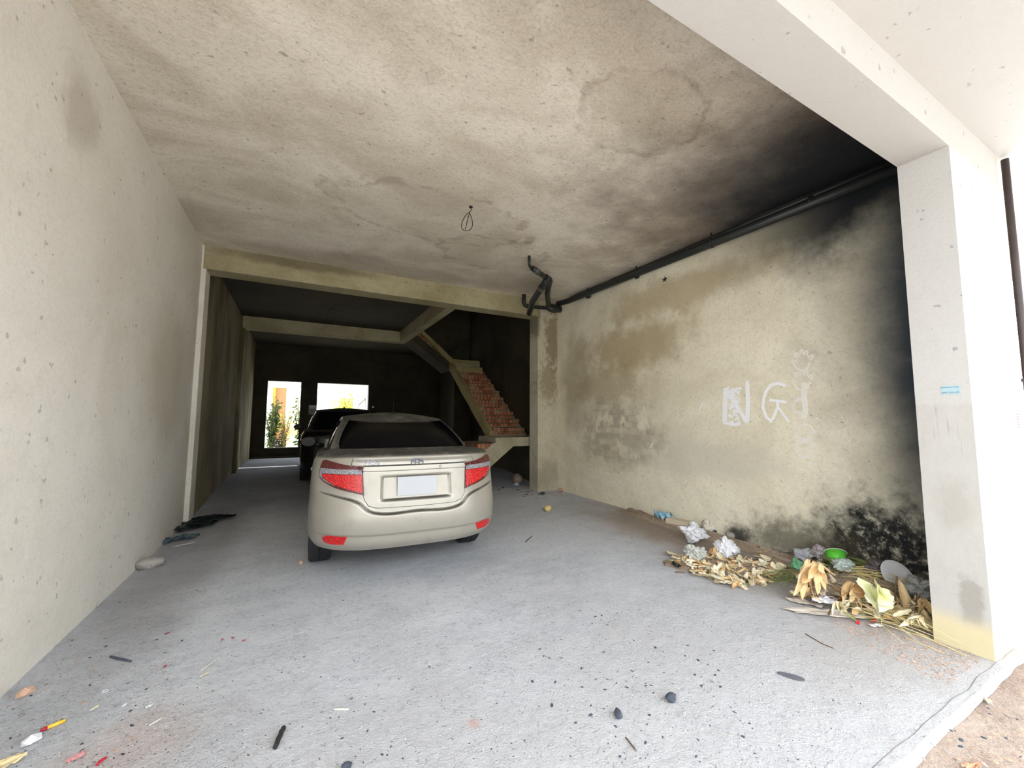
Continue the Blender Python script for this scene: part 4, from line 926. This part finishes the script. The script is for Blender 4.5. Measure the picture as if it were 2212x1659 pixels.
stalks('green_stalks', 1838, 1244, .07, 110, .36, -100, .22, M_stalk, 'bundle of drying green stalks below the green paper cup', 21)
stalks('straw_stalks', 1892, 1272, .07, 110, .36, -84, .5, M_straw, 'tangle of yellow straw behind the cabbage leaf', 22)
stalks('straw_stalks', 1950, 1352, .01, 60, .36, -88, .4, M_straw, 'loose straw spread at the foot of the front column', 23, .002, .09)
stalks('straw_stalks', 1700, 1255, .01, 26, .45, 5, .25, M_stalk, 'thin greenish stalks between the two heaps', 24, .0022, .05)
def stick(name, a, b, r, mat, lab, cat='stick', z=None, bend=.0):
    p, q = fl(*a), fl(*b); z = r + .0005 if z is None else z; c_ = (p + q) / 2; root_ = Vector((c_.x, c_.y, 0)); m_ = (p + q) / 2 + Vector((bend, bend, 0)); bm = bmesh.new()
    tube(bm, [p - root_ + Vector((0, 0, z)), p.lerp(m_, .5) - root_ + Vector((0, 0, z)), m_ - root_ + Vector((0, 0, z)), q.lerp(m_, .5) - root_ + Vector((0, 0, z)), q - root_ + Vector((0, 0, z))], [r, r, r, r, r * .6], 6)
    o = link(name, bm, mat); o.location = root_; return tag(o, lab, cat)
M_pale = plain('pale_stick', (226, 220, 200), .8); M_twig = plain('twig_brown', (96, 74, 56), .9)
stick('stalk', (1592, 1266), (1720, 1250), .006, M_stalk, 'long pale green stem running from the pale leaf heap towards the rubbish heap')
stick('straw', (1965, 1365), (2088, 1418), .003, M_straw, 'long curved straw lying on the dirt in front of the column', bend=.015)
stick('straw', (1950, 1375), (2040, 1412), .002, M_straw, 'short thin straw just left of the long curved one')
stick('twig', (1740, 1370), (1802, 1402), .0025, M_twig, 'thin bent brown twig on the dirt in front of the rubbish heap', bend=-.02)
stick('twig', (1600, 1215), (1745, 1200), .005, M_twig, 'long brown twig lying behind the pale leaf heap', bend=.02)
stick('twig', (1135, 1172), (1150, 1158), .004, plain('black_stick', (26, 26, 28), .7), 'short straight black stick on the floor right of the sedan')
stick('straw', (434, 1449), (478, 1418), .0015, M_pale, 'thin white straw on the floor by the brick dust stain')
stick('straw', (432, 1463), (454, 1450), .002, M_straw, 'short yellow straw below the thin white one')
stick('stick', (322, 1568), (350, 1552), .0022, M_pale, 'thin whitish stick on the floor right of the yellow marker')
stick('stick', (722, 1534), (754, 1534), .004, M_pale, 'short white stick lying across the bottom middle floor')
stick('twig', (1488, 1400), (1362, 1337), .002, M_twig, 'faint thin brown twig lying on the dusty floor') if False else None
stick('stick', (238, 1421), (284, 1431), .006, plain('dark_tube', (70, 74, 90), .6), 'dark bluish strip of plastic pressed in the floor near the left wall', 'strip')
stick('stick', (2000, 1598), (1945, 1560), .004, M_pale, 'broken pale stick on the reddish dirt outside the threshold') if False else None
stick('twig', (1352, 1595), (1375, 1624), .003, M_twig, 'small brown split twig on the bottom floor')
# rounded lumps and stones
def lump(name, px, py, sx, sy, sz, mat, lab, cat, rz=0, seed=1, group=None, z=0, rough_=.22, sharp=False, P=None):
    bm = bmesh.new(); bmesh.ops.create_icosphere(bm, subdivisions=1 if sharp else 2, radius=1)
    for v in bm.verts:
        k = 1 + rough_ * mnoise.noise(v.co * 1.7 + Vector((seed * 7.3, seed, 0))) * 2; v.co = Vector((v.co.x * sx * k, v.co.y * sy * k, v.co.z * sz * k))
    mn = min(v.co.z for v in bm.verts); bmesh.ops.translate(bm, vec=(0, 0, -mn * .82), verts=bm.verts[:])
    o = link(name, bm, mat, None, not sharp); p = P or fl(px, py); o.location = (p.x, p.y, z if P is None else p.z); o.rotation_euler = (0, 0, rz); return tag(o, lab, cat, group)
M_stone = concrete('grey_stone', (176, 172, 166), (130, 126, 122), ()); M_stoned = concrete('dark_stone', (70, 78, 90), (40, 46, 56), ()); M_stoneb = plain('brick_chip', (196, 160, 136), .9); M_whitec = plain('white_chip', (220, 220, 222), .8)
lump('stone', 1450, 1514, .030, .022, .018, M_stoned, 'dark blue grey oval stone on the floor right of centre', 'stone', .3, 2)
lump('stone', 1336, 1548, .030, .017, .015, M_stoned, 'dark narrow stone below left of the oval dark stone', 'stone', 1.2, 3)
lump('stone', 52, 1503, .040, .022, .020, M_stoneb, 'pinkish brick fragment beside the foot of the left wall', 'stone', .9, 4, sharp=True)
lump('stone', 66, 1606, .036, .022, .018, M_whitec, 'white angular plaster chunk below the yellow marker', 'stone', .8, 5, sharp=True)
lump('clod', 325, 1226, .11, .07, .05, M_stone, 'grey dusty clod lying beside the left wall', 'clod', .6, 6)
lump('clod', 1183, 1104, .060, .045, .045, plain('yellow_clod', (226, 196, 132), .9), 'small yellow lump on the floor right of the sedan', 'clod', .2, 7)
lump('stone', 1535, 1153, .035, .03, .03, M_whitec, 'tiny white pebble right of the crumpled white bag', 'stone', .2, 8)
lump('stone', 1550, 1152, .075, .05, .04, M_stoned, 'brownish dark stone at the wall foot right of the white bag', 'stone', .5, 9)
lump('stone', 1578, 1163, .07, .05, .04, M_stone, 'pale grey stone on the dirt near the right wall', 'stone', .9, 10)
lump('stone', 1118, 1046, .12, .11, .12, plain('brown_boulder', (138, 126, 112), .95, .25, 18), 'round brownish boulder under the stair landing', 'stone', 0, 11)
lump('stone', 1172, 1068, .05, .035, .025, M_stoned, 'small dark stone at the foot of the middle column', 'stone', 0, 12)
lump('stone', 1210, 1062, .08, .05, .04, M_stoneb, 'reddish striped brick bit at the wall corner beside the middle column', 'stone', .5, 13, sharp=True)
lump('stone', 650, 1219, .018, .012, .02, M_stoneb, 'tiny tan crumb left of the rear tyre', 'stone', 0, 14)
lump('stone', 748 , 1660, .02, .014, .012, M_stoned, 'dark chip at the bottom edge of the floor', 'stone', 0, 15)
# flattish grey sole (insole) and small fragment
bm = bmesh.new(); pr = []; 
for k in range(24):
    q = 2 * math.pi * k / 24; pr.append((.062 * math.cos(q) * (1 + .05 * math.cos(q)), .021 * math.sin(q) * (1 + .25 * math.cos(q))))
a_ = [bm.verts.new((x, y, .0)) for x, y in pr]; b_ = [bm.verts.new((x, y, .006)) for x, y in pr]; bm.faces.new(a_[::-1]); bm.faces.new(b_)
for k in range(24): bm.faces.new((a_[k], a_[(k + 1) % 24], b_[(k + 1) % 24], b_[k]))
o = link('insole', bm, plain('speckled_grey_felt', (96, 98, 104), .9, .35, 220)); p = fl(1707, 1462); o.location = (p.x, p.y, .001); o.rotation_euler = (0, 0, math.atan2((fl(1744, 1472) - fl(1673, 1452)).y, (fl(1744, 1472) - fl(1673, 1452)).x)); tag(o, 'grey speckled insole lying flat on the right floor', 'insole')
# charred wood
def charred(a, b, r, lab):
    p, q = fl(*a), fl(*b); c_ = (p + q) / 2; bm = bmesh.new(); n = 10
    tube(bm, [(p - c_).lerp(q - c_, k / n) + Vector((mnoise.noise(Vector((k * .7, 1, 0))) * .004, 0, r)) for k in range(n + 1)], [r * (1 + .3 * mnoise.noise(Vector((k, 5, 0)))) for k in range(n + 1)], 8)
    for v in bm.verts: v.co += Vector((mnoise.noise(v.co * 90), mnoise.noise(v.co * 90 + Vector((5, 0, 0))), 0)) * .004
    o = link('charred_wood', bm, plain('char', (34, 34, 36), .8, .4, 60)); o.location = (c_.x, c_.y, 0); tag(o, lab, 'wood')
charred((612, 1577), (594, 1620), .010, 'black charred stick on the bottom floor left of centre')
# yellow marker with red tip
def marker():
    p, q = fl(86, 1583), fl(140, 1560); c_ = (p + q) / 2; an = math.atan2((q - p).y, (q - p).x); L = (q - p).length; r = empty('marker_pen', (c_.x, c_.y, 0), an, 'yellow marker with a dark red tip on the floor near the left wall', 'pen')
    bm = bmesh.new(); tube(bm, [(-L * .22, 0, .008), (L * .5, 0, .008)], .0075, 12); link('barrel', bm, plain('yellow_plastic', (240, 190, 60), .4), r)
    bm = bmesh.new(); tube(bm, [(-L * .5, 0, .008), (-L * .38, 0, .008), (-L * .22, 0, .008)], [.003, .0078, .0078], 12); link('cap', bm, plain('red_plastic', (168, 24, 48), .4), r)
marker()
bm = bmesh.new(); tube(bm, [(.012 * math.cos(q), .009 * math.sin(q), .003) for q in [2 * math.pi * k / 20 for k in range(21)]], .0022, 6, False); o = link('plastic_ring', bm, M_whitec); p = fl(227, 1494); o.location = (p.x, p.y, 0); tag(o, 'small white plastic ring on the floor near the left wall', 'ring')
# thin flat scraps that curl a little: sheets with thickness
def sheet(name, px, py, sx, sy, rz, mat, lab, cat, h=.02, seed=1, z=.004, rag=.25, n=14, P=None, th=.001):
    bm = bmesh.new(); g = []
    for i in range(n + 1):
        row = []
        for j in range(n + 1):
            u, v = i / n * 2 - 1, j / n * 2 - 1; e = 1 + rag * mnoise.noise(Vector((u * 1.5 + seed * 3, v * 1.5, seed)))
            # square to rounded outline
            x = u * math.sqrt(1 - v * v / 2) * sx * e; y = v * math.sqrt(1 - u * u / 2) * sy * e
            row.append(bm.verts.new((x, y, h * (.5 + mnoise.noise(Vector((u * 2.2, v * 2.2, seed * 1.7))) + .4 * mnoise.noise(Vector((u * 6, v * 6, seed)))))))
        g.append(row)
    for i in range(n):
        for j in range(n): bm.faces.new((g[i][j], g[i + 1][j], g[i + 1][j + 1], g[i][j + 1])).smooth = True
    mn = min(v.co.z for v in bm.verts)
    for v in bm.verts: v.co.z -= mn
    e = bmesh.ops.extrude_face_region(bm, geom=bm.faces[:]); bmesh.ops.translate(bm, vec=(0, 0, th), verts=[v for v in e['geom'] if isinstance(v, bmesh.types.BMVert)])
    o = link(name, bm, mat); p = P or fl(px, py); o.location = (p.x, p.y, z + (p.z if P else 0)); o.rotation_euler = (0, 0, rz); return tag(o, lab, cat)
M_bpl = plain('black_plastic_sheet', (20, 34, 40), .35, .3, 20); M_wpl = plain('white_plastic_film', (226, 226, 230), .35, .05); M_cpl = plain('clear_plastic_film', (196, 198, 204), .2, .1, 20, Alpha=.75)
M_paperw = plain('dirty_white_paper', (206, 196, 184), .9, .1, 12); M_mask = plain('white_mask_cloth', (228, 230, 240), .9, .03); M_blue = plain('blue_mask_cloth', (150, 196, 222), .9, .04)
sheet('black_plastic', 443, 1128, .34, .17, .25, M_bpl, 'sheet of black plastic on the floor beside the left pilaster', 'plastic', .04, 2, z=.012)
sheet('black_plastic', 398, 1147, .36, .10, .55, M_bpl, 'rolled dark green black plastic strip below the black sheet at the left wall', 'plastic', .05, 3, z=.012)
sheet('plastic_scrap', 383, 1169, .20, .07, .4, plain('bluish_plastic', (84, 104, 116), .4, .4, 30), 'small dark bluish plastic scrap at the foot of the left wall', 'plastic', .04, 4)
sheet('paper_strip', 398, 1178, .10, .018, .5, M_whitec, 'narrow white strip beside the bluish plastic scrap', 'paper', .006, 5)
for a, b, nm, lb in (((1385, 1108), (1420, 1126), 'plank', 'front weathered board of the pair against the right wall'), ((1388, 1100), (1424, 1116), 'plank', 'rear weathered board of the pair against the right wall')):
    p, q = fl(*a), fl(*b); c_ = (p + q) / 2; L = (q - p).length / 2; bm = bmesh.new(); box(bm, -L, L, -.035, .035, 0, .035); bmesh.ops.bevel(bm, geom=bm.edges[:], offset=.004, segments=1, affect='EDGES')
    o = link(nm, bm, plain('weathered_wood', (160, 142, 122), .9, .25, 14)); o.location = (min(c_.x, 4.38), c_.y, .012); o.rotation_euler = (0, 0, math.atan2((q - p).y, (q - p).x)); tag(o, lb, 'board')
p, q = fl(1450, 1134), fl(1500, 1141); bm = bmesh.new(); box(bm, -.16, .16, -.06, .06, 0, .085); bmesh.ops.bevel(bm, geom=bm.edges[:], offset=.012, segments=2, affect='EDGES'); o = link('concrete_block', bm, plain('cement_brick', (206, 194, 172), .95, .08, 20)); c_ = fl(1474, 1138); o.location = (min(c_.x, 4.36), c_.y, .012); o.rotation_euler = (0, 0, math.radians(-78)); tag(o, 'long pale cement block against the right wall between blue mask and white bag', 'block')
sheet('face_mask', 1433, 1128, .12, .075, -1.2, M_blue, 'light blue face mask draped over the boards at the right wall', 'mask', .10, 6, z=.03, rag=.1)
def crumple(name, px, py, r, mat, lab, cat, seed, sz=.7, z=.0, x=None):
    bm = bmesh.new(); bmesh.ops.create_icosphere(bm, subdivisions=5, radius=1)
    for v in bm.verts:
        c_ = v.co.copy(); k = 1 + .6 * mnoise.noise(c_ * 1.3 + Vector((seed, 0, 0))) - .55 * abs(mnoise.noise(c_ * 2.6 + Vector((0, seed, 0)))) - .28 * abs(mnoise.noise(c_ * 6 + Vector((0, seed, 0)))) - .2 * abs(mnoise.noise(c_ * 13 + Vector((0, seed, 0)))); v.co = Vector((c_.x * r * k, c_.y * r * k * .8, c_.z * r * sz * k))
    mn = min(v.co.z for v in bm.verts); bmesh.ops.translate(bm, vec=(0, 0, -mn), verts=bm.verts[:]); o = link(name, bm, mat, None, True); p = fl(px, py) if x is None else at(px, py, 0, x); o.location = (p.x, p.y, z if x is None else max(z, p.z - r * sz * .6)); return tag(o, lab, cat)
crumple('plastic_bag', 1500, 1172, .16, M_wpl, 'crumpled translucent white plastic bag on the dirt by the right wall', 'bag', 3)
crumple('plastic_bag', 1532, 1150, .11, plain('cream_plastic', (232, 228, 214), .4), 'smaller cream crumpled bag against the wall behind the white bag', 'bag', 5)
crumple('plastic_bag', 1570, 1205, .13, M_wpl, 'smooth whitish dome of plastic behind the pale leaf heap', 'bag', 1.2, .8)
crumple('plastic_bag', 1500, 1213, .12, plain('grey_plastic', (190, 192, 184), .4), 'greyish crumpled plastic at the left of the pale leaf heap', 'bag', 9)
sheet('black_scrap', 1466, 1222, .09, .05, .3, M_bpl, 'small black scrap at the left edge of the pale leaf heap', 'plastic', .03, 7)
crumple('plastic_bag', 1900, 1236, .13, plain('dusky_plastic', (120, 108, 112), .3, .3), 'dusky crumpled plastic behind the straw near the sooty wall', 'bag', 12, .5, .0, 4.34)
crumple('plastic_bag', 1988, 1290, .17, plain('grey_sack', (168, 170, 166), .6), 'grey plastic sack squeezed against the front column', 'bag', 14, .6, .0, 4.22)
crumple('plastic_wrap', 1826, 1272, .10, plain('pale_teal_film', (196, 210, 204), .25), 'pale bluish plastic wrap below the green stalks', 'bag', 16, .6, .09, 4.15)
crumple('plastic_wrap', 1722, 1238, .07, plain('green_film', (110, 168, 128), .3), 'small green plastic wrapper at the left of the rubbish heap', 'bag', 18, .6, .04)
crumple('plastic_bottle', 1738, 1206, .11, M_cpl, 'crushed clear plastic bottle behind the large leaf whorl', 'bottle', 20, .5, .0, 4.32)
crumple('plastic_bag', 1772, 1204, .10, plain('mauve_plastic', (176, 166, 172), .3), 'mauve crumpled film between the clear bottle and the green cup', 'bag', 22, .6, .0, 4.36)
leaf(fl(1702, 1198) + Vector((0, 0, .02)), .12, 'white torn flap beside the crushed clear bottle', None, .1, 1).data = (lambda m: (m.materials.clear(), m.materials.append(M_wpl), m)[2])(LM[1].copy())
# green paper cup
p = at(1810, 1218, 0, 4.30); cup = empty('paper_cup', (p.x, p.y, max(.06, p.z)), 0, 'green and white paper noodle cup tipped over against the sooty wall', 'cup'); cup.rotation_euler = (math.radians(-22), math.radians(34), 0)
m = N('cup_print'); sp = m.n('ShaderNodeTexCoord'); nz = m.mr(m.noise(9, 2, .4, vec=sp.outputs['Object']), .52, .56); col = m.mix(nz, s2l((96, 204, 60)), s2l((232, 222, 206))); col = m.mix(m.mr(m.noise(16, 2, .4, vec=sp.outputs['Object']), .58, .62), col, s2l((150, 96, 60))); M_cup = m.out(col, .4)
bm = bmesh.new(); lathe(bm, [(0, 0), (.058, 0), (.082, .10), (.080, .10), (.056, .004), (0, .004)], 32); link('cup_wall', bm, M_cup, cup)
bm = bmesh.new(); tube(bm, [(.083 * math.cos(q), .083 * math.sin(q), .101) for q in [2 * math.pi * k / 32 for k in range(33)]], .0035, 8, False); link('cup_rim', bm, M_whitec, cup)
# white plate leaning
p = at(1937, 1247, 0, 4.28); pl = bmesh.new(); lathe(pl, [(0, 0), (.075, 0), (.125, .018), (.128, .020), (.124, .022), (.074, .005), (0, .005)], 40); o = link('foam_plate', pl, M_whitec, None); o.location = p; o.rotation_euler = (math.radians(48), math.radians(-32), 0); tag(o, 'white round plate leaning in the dark corner behind the heap', 'plate')
# white mask with ear loop, torn paper
o = sheet('face_mask', 1783, 1316, .085, .055, -.5, M_mask, 'white face mask with an ear loop at the front of the rubbish heap', 'mask', .02, 30, z=.05, rag=.12)
bm = bmesh.new(); tube(bm, [(.07 + .035 * math.cos(q), .045 + .025 * math.sin(q), .012) for q in [2 * math.pi * k / 24 for k in range(25)]], .0018, 6, False); link('ear_loop', bm, M_mask, o)
sheet('torn_paper', 1800, 1328, .30, .055, math.radians(-38), M_paperw, 'long torn strip of dirty white paper along the front of the rubbish heap', 'paper', .014, 31, rag=.5)
sheet('torn_paper', 1740, 1304, .12, .05, math.radians(-60), M_paperw, 'short torn paper piece at the left front of the rubbish heap', 'paper', .014, 32, rag=.5)
sheet('brown_paper', 1762, 1300, .09, .07, .4, plain('grey_brown_paper', (176, 158, 144), .9), 'grey brown paper behind the white face mask', 'paper', .04, 33, z=.05)
crumple('drink_can', 1898, 1340, .035, plain('blue_can', (96, 124, 150), .35, .5, 60), 'small crushed blue and yellow can in front of the cabbage leaf', 'can', 31, .9)
sheet('paper_scrap', 1893, 1354, .055, .02, -.4, M_whitec, 'small white oval scrap in front of the crushed can', 'paper', .01, 34)
def flowers(px, py, lab, seed, stems=True):
    r = random.Random(seed); p = fl(px, py); root = empty('red_flowers', (p.x, p.y, 0), 0, lab, 'flowers')
    bm = bmesh.new()
    for k in range(5): bmesh.ops.create_icosphere(bm, subdivisions=1, radius=.008, matrix=Matrix.Translation((r.gauss(0, .014), r.gauss(0, .008), .010)))
    link('blossom', bm, plain('red_petals', (206, 30, 52), .7), root)
    bm = bmesh.new()
    for k in range(4): tube(bm, [(r.gauss(0, .01), 0, .012), (-.02 + r.gauss(0, .01), .06, .05), (-.01 + r.gauss(0, .03), .13, .09)], .0018, 5)
    link('stem', bm, M_stalk, root)
flowers(1853, 1347, 'red flower heads on thin stems at the front of the rubbish heap', 1); flowers(1884, 1343, 'tiny red petals beside the crushed blue can', 2)
sheet('paper_card', 1115, 1052, .07, .05, .3, plain('bluish_card', (196, 214, 226), .6), 'small bluish white card in the dark under the stairs', 'paper', .05, 40, z=.02)
sheet('wood_chip', 2100, 1640, .05, .014, -.3, plain('orange_wood', (206, 150, 120), .9), 'orange pink wood chip on the dirt outside the threshold', 'chip', .012, 41, z=-.03)
sheet('plaster_chip', 2133, 1503, .02, .014, .3, plain('cream_chip', (226, 206, 170), .9), 'cream plaster chip on the dirt outside near the column foot', 'chip', .01, 42, z=-.03)
sheet('red_scrap', 218, 1650, .020, .007, 1.0, plain('crimson', (190, 40, 60), .7), 'bright red scrap at the bottom edge left of centre', 'scrap', .008, 43)
sheet('pink_scrap', 165, 1640, .03, .016, .7, plain('dusty_pink', (196, 140, 138), .9), 'dusty pink scrap beside the bright red one', 'scrap', .008, 44)
sheet('yellow_board_scrap', 14, 1652, .05, .03, .3, plain('cream_board', (226, 206, 160), .9), 'cream board fragment in the bottom left corner', 'scrap', .012, 45)
sheet('paper_scrap', 205, 1532, .020, .009, .9, plain('khaki_card', (206, 200, 176), .9), 'pale khaki card piece on the gravel near the left wall', 'paper', .004, 46)
sheet('paper_scrap', 268, 1527, .012, .006, 1.0, M_whitec, 'little white flake right of the khaki card piece', 'paper', .004, 47)
sheet('paper_scrap', 322, 1529, .016, .006, .6, M_whitec, 'slim white flake furthest right of the flakes beside the khaki card', 'paper', .004, 48)
M_redp = plain('dull_red', (176, 80, 84), .8)
for i, (px, py) in enumerate(((360, 1370), (480, 1384), (503, 1380), (527, 1386), (356, 1442), (1364, 1162))):
    sheet('red_petal', px, py, .013, .006, .5 + i, M_redp, 'small dull red fragment scattered on the dusty floor', 'scrap', .004, 60 + i)['group'] = 'small red fragments on the floor'
# broken chips pressed in the floor
chips = []
for k in range(5):
    bm = bmesh.new(); bmesh.ops.create_icosphere(bm, subdivisions=1, radius=1)
    for v in bm.verts: v.co *= 1 + .6 * mnoise.noise(v.co * 2 + Vector((k * 5, 0, 0)))
    for v in bm.verts: v.co.z = v.co.z * .35 + .2
    me = bpy.data.meshes.new('floor_chip'); bm.to_mesh(me); bm.free(); me.materials.append((M_stoned, M_stoned, M_stone, M_stoned, M_stoneb)[k]); chips.append(me)
def chip(px, py, s, k, lab, group):
    o = bpy.data.objects.new('stone_chip', chips[k]); COL.objects.link(o); p = fl(px, py); o.location = (p.x, p.y, 0); o.scale = (s * rnd.uniform(.8, 1.7), s * rnd.uniform(.5, .9), s * rnd.uniform(.4, .8)); o.rotation_euler = (0, 0, rnd.uniform(0, 6.28)); tag(o, lab, 'chip', group)
for px, py in scatter([(1150, 1290), (1280, 1285), (1380, 1370), (1560, 1400), (1640, 1500), (1620, 1640), (1300, 1640), (1120, 1470)], 78):
    chip(px, py, rnd.uniform(.004, .011), rnd.choice((0, 1, 2, 3)), 'small dark chip in the patch of broken floor right of centre', 'chips in the broken floor patch')
for px, py in scatter([(640, 1290), (1150, 1280), (1150, 1640), (620, 1640), (640, 1450)], 36):
    chip(px, py, rnd.uniform(.003, .007), rnd.choice((0, 1, 3)), 'small dark chip on the smooth floor below the sedan', 'chips on the middle floor')
for px, py in scatter([(0, 1540), (200, 1330), (420, 1180), (520, 1200), (420, 1420), (250, 1650), (0, 1650)], 76):
    chip(px, py, rnd.uniform(.004, .010), rnd.choice((0, 2, 2, 4)), 'small rubble chip on the gritty floor along the left wall', 'rubble along the left wall')
for px, py in scatter([(1075, 1030), (1135, 1030), (1215, 1068), (1180, 1080), (1060, 1062)], 62):
    chip(px, py, rnd.uniform(.012, .035), rnd.choice((0, 1, 2, 4)), 'rubble piece on the floor under the stairs and round the middle column', 'rubble under the stairs')
for px, py in scatter([(1900, 1640), (2160, 1440), (2212, 1440), (2212, 1655), (1900, 1655)], 42):
    chip(px, py, rnd.uniform(.004, .011), rnd.choice((0, 2, 4, 4)), 'small stone in the reddish dirt outside the threshold', 'stones outside the threshold')
# fine grit nobody could count
def grit(name, P, n, s0, s1, mat, lab, z=0):
    bm = bmesh.new()
    for px, py in scatter(P, n):
        p = fl(px, py) if P[0][0] is not None else None; s = rnd.uniform(s0, s1) * (1 + rnd.random()); c_ = Vector((p.x, p.y, z))
        vs = [bm.verts.new(c_ + Vector((rnd.uniform(-1, 1) * s, rnd.uniform(-1, 1) * s, rnd.uniform(0, .7) * s))) for _ in range(4)]
        for t in ((0, 1, 2), (0, 2, 3), (0, 3, 1), (1, 3, 2)): bm.faces.new([vs[q] for q in t])
    return tag(link(name, bm, mat), lab, 'grit', kind='stuff')
grit('grit', [(0, 1520), (200, 1300), (400, 1130), (640, 1180), (520, 1400), (560, 1659), (0, 1659)], 4200, .0015, .004, M_stone, 'grey grit along the left wall')
grit('dark_grit', [(0, 1540), (330, 1210), (560, 1180), (1100, 1240), (1900, 1420), (1800, 1659), (0, 1659)], 2400, .0015, .0035, M_stoned, 'dark grit sprinkled over the floor')
grit('white_grit', [(0, 1540), (330, 1210), (560, 1180), (1100, 1240), (1900, 1420), (1800, 1659), (0, 1659)], 2600, .001, .003, M_whitec, 'white grit sprinkled over the floor')
grit('crumbs', [(1780, 1330), (1960, 1345), (2130, 1420), (2050, 1480), (1860, 1390)], 1300, .002, .006, M_stoneb, 'brown crumbs in front of the rubbish heap')
grit('outside_grit', [(1890, 1659), (2160, 1440), (2212, 1440), (2212, 1659)], 1600, .0015, .004, M_stoneb, 'reddish grit on the dirt outside', -.03)
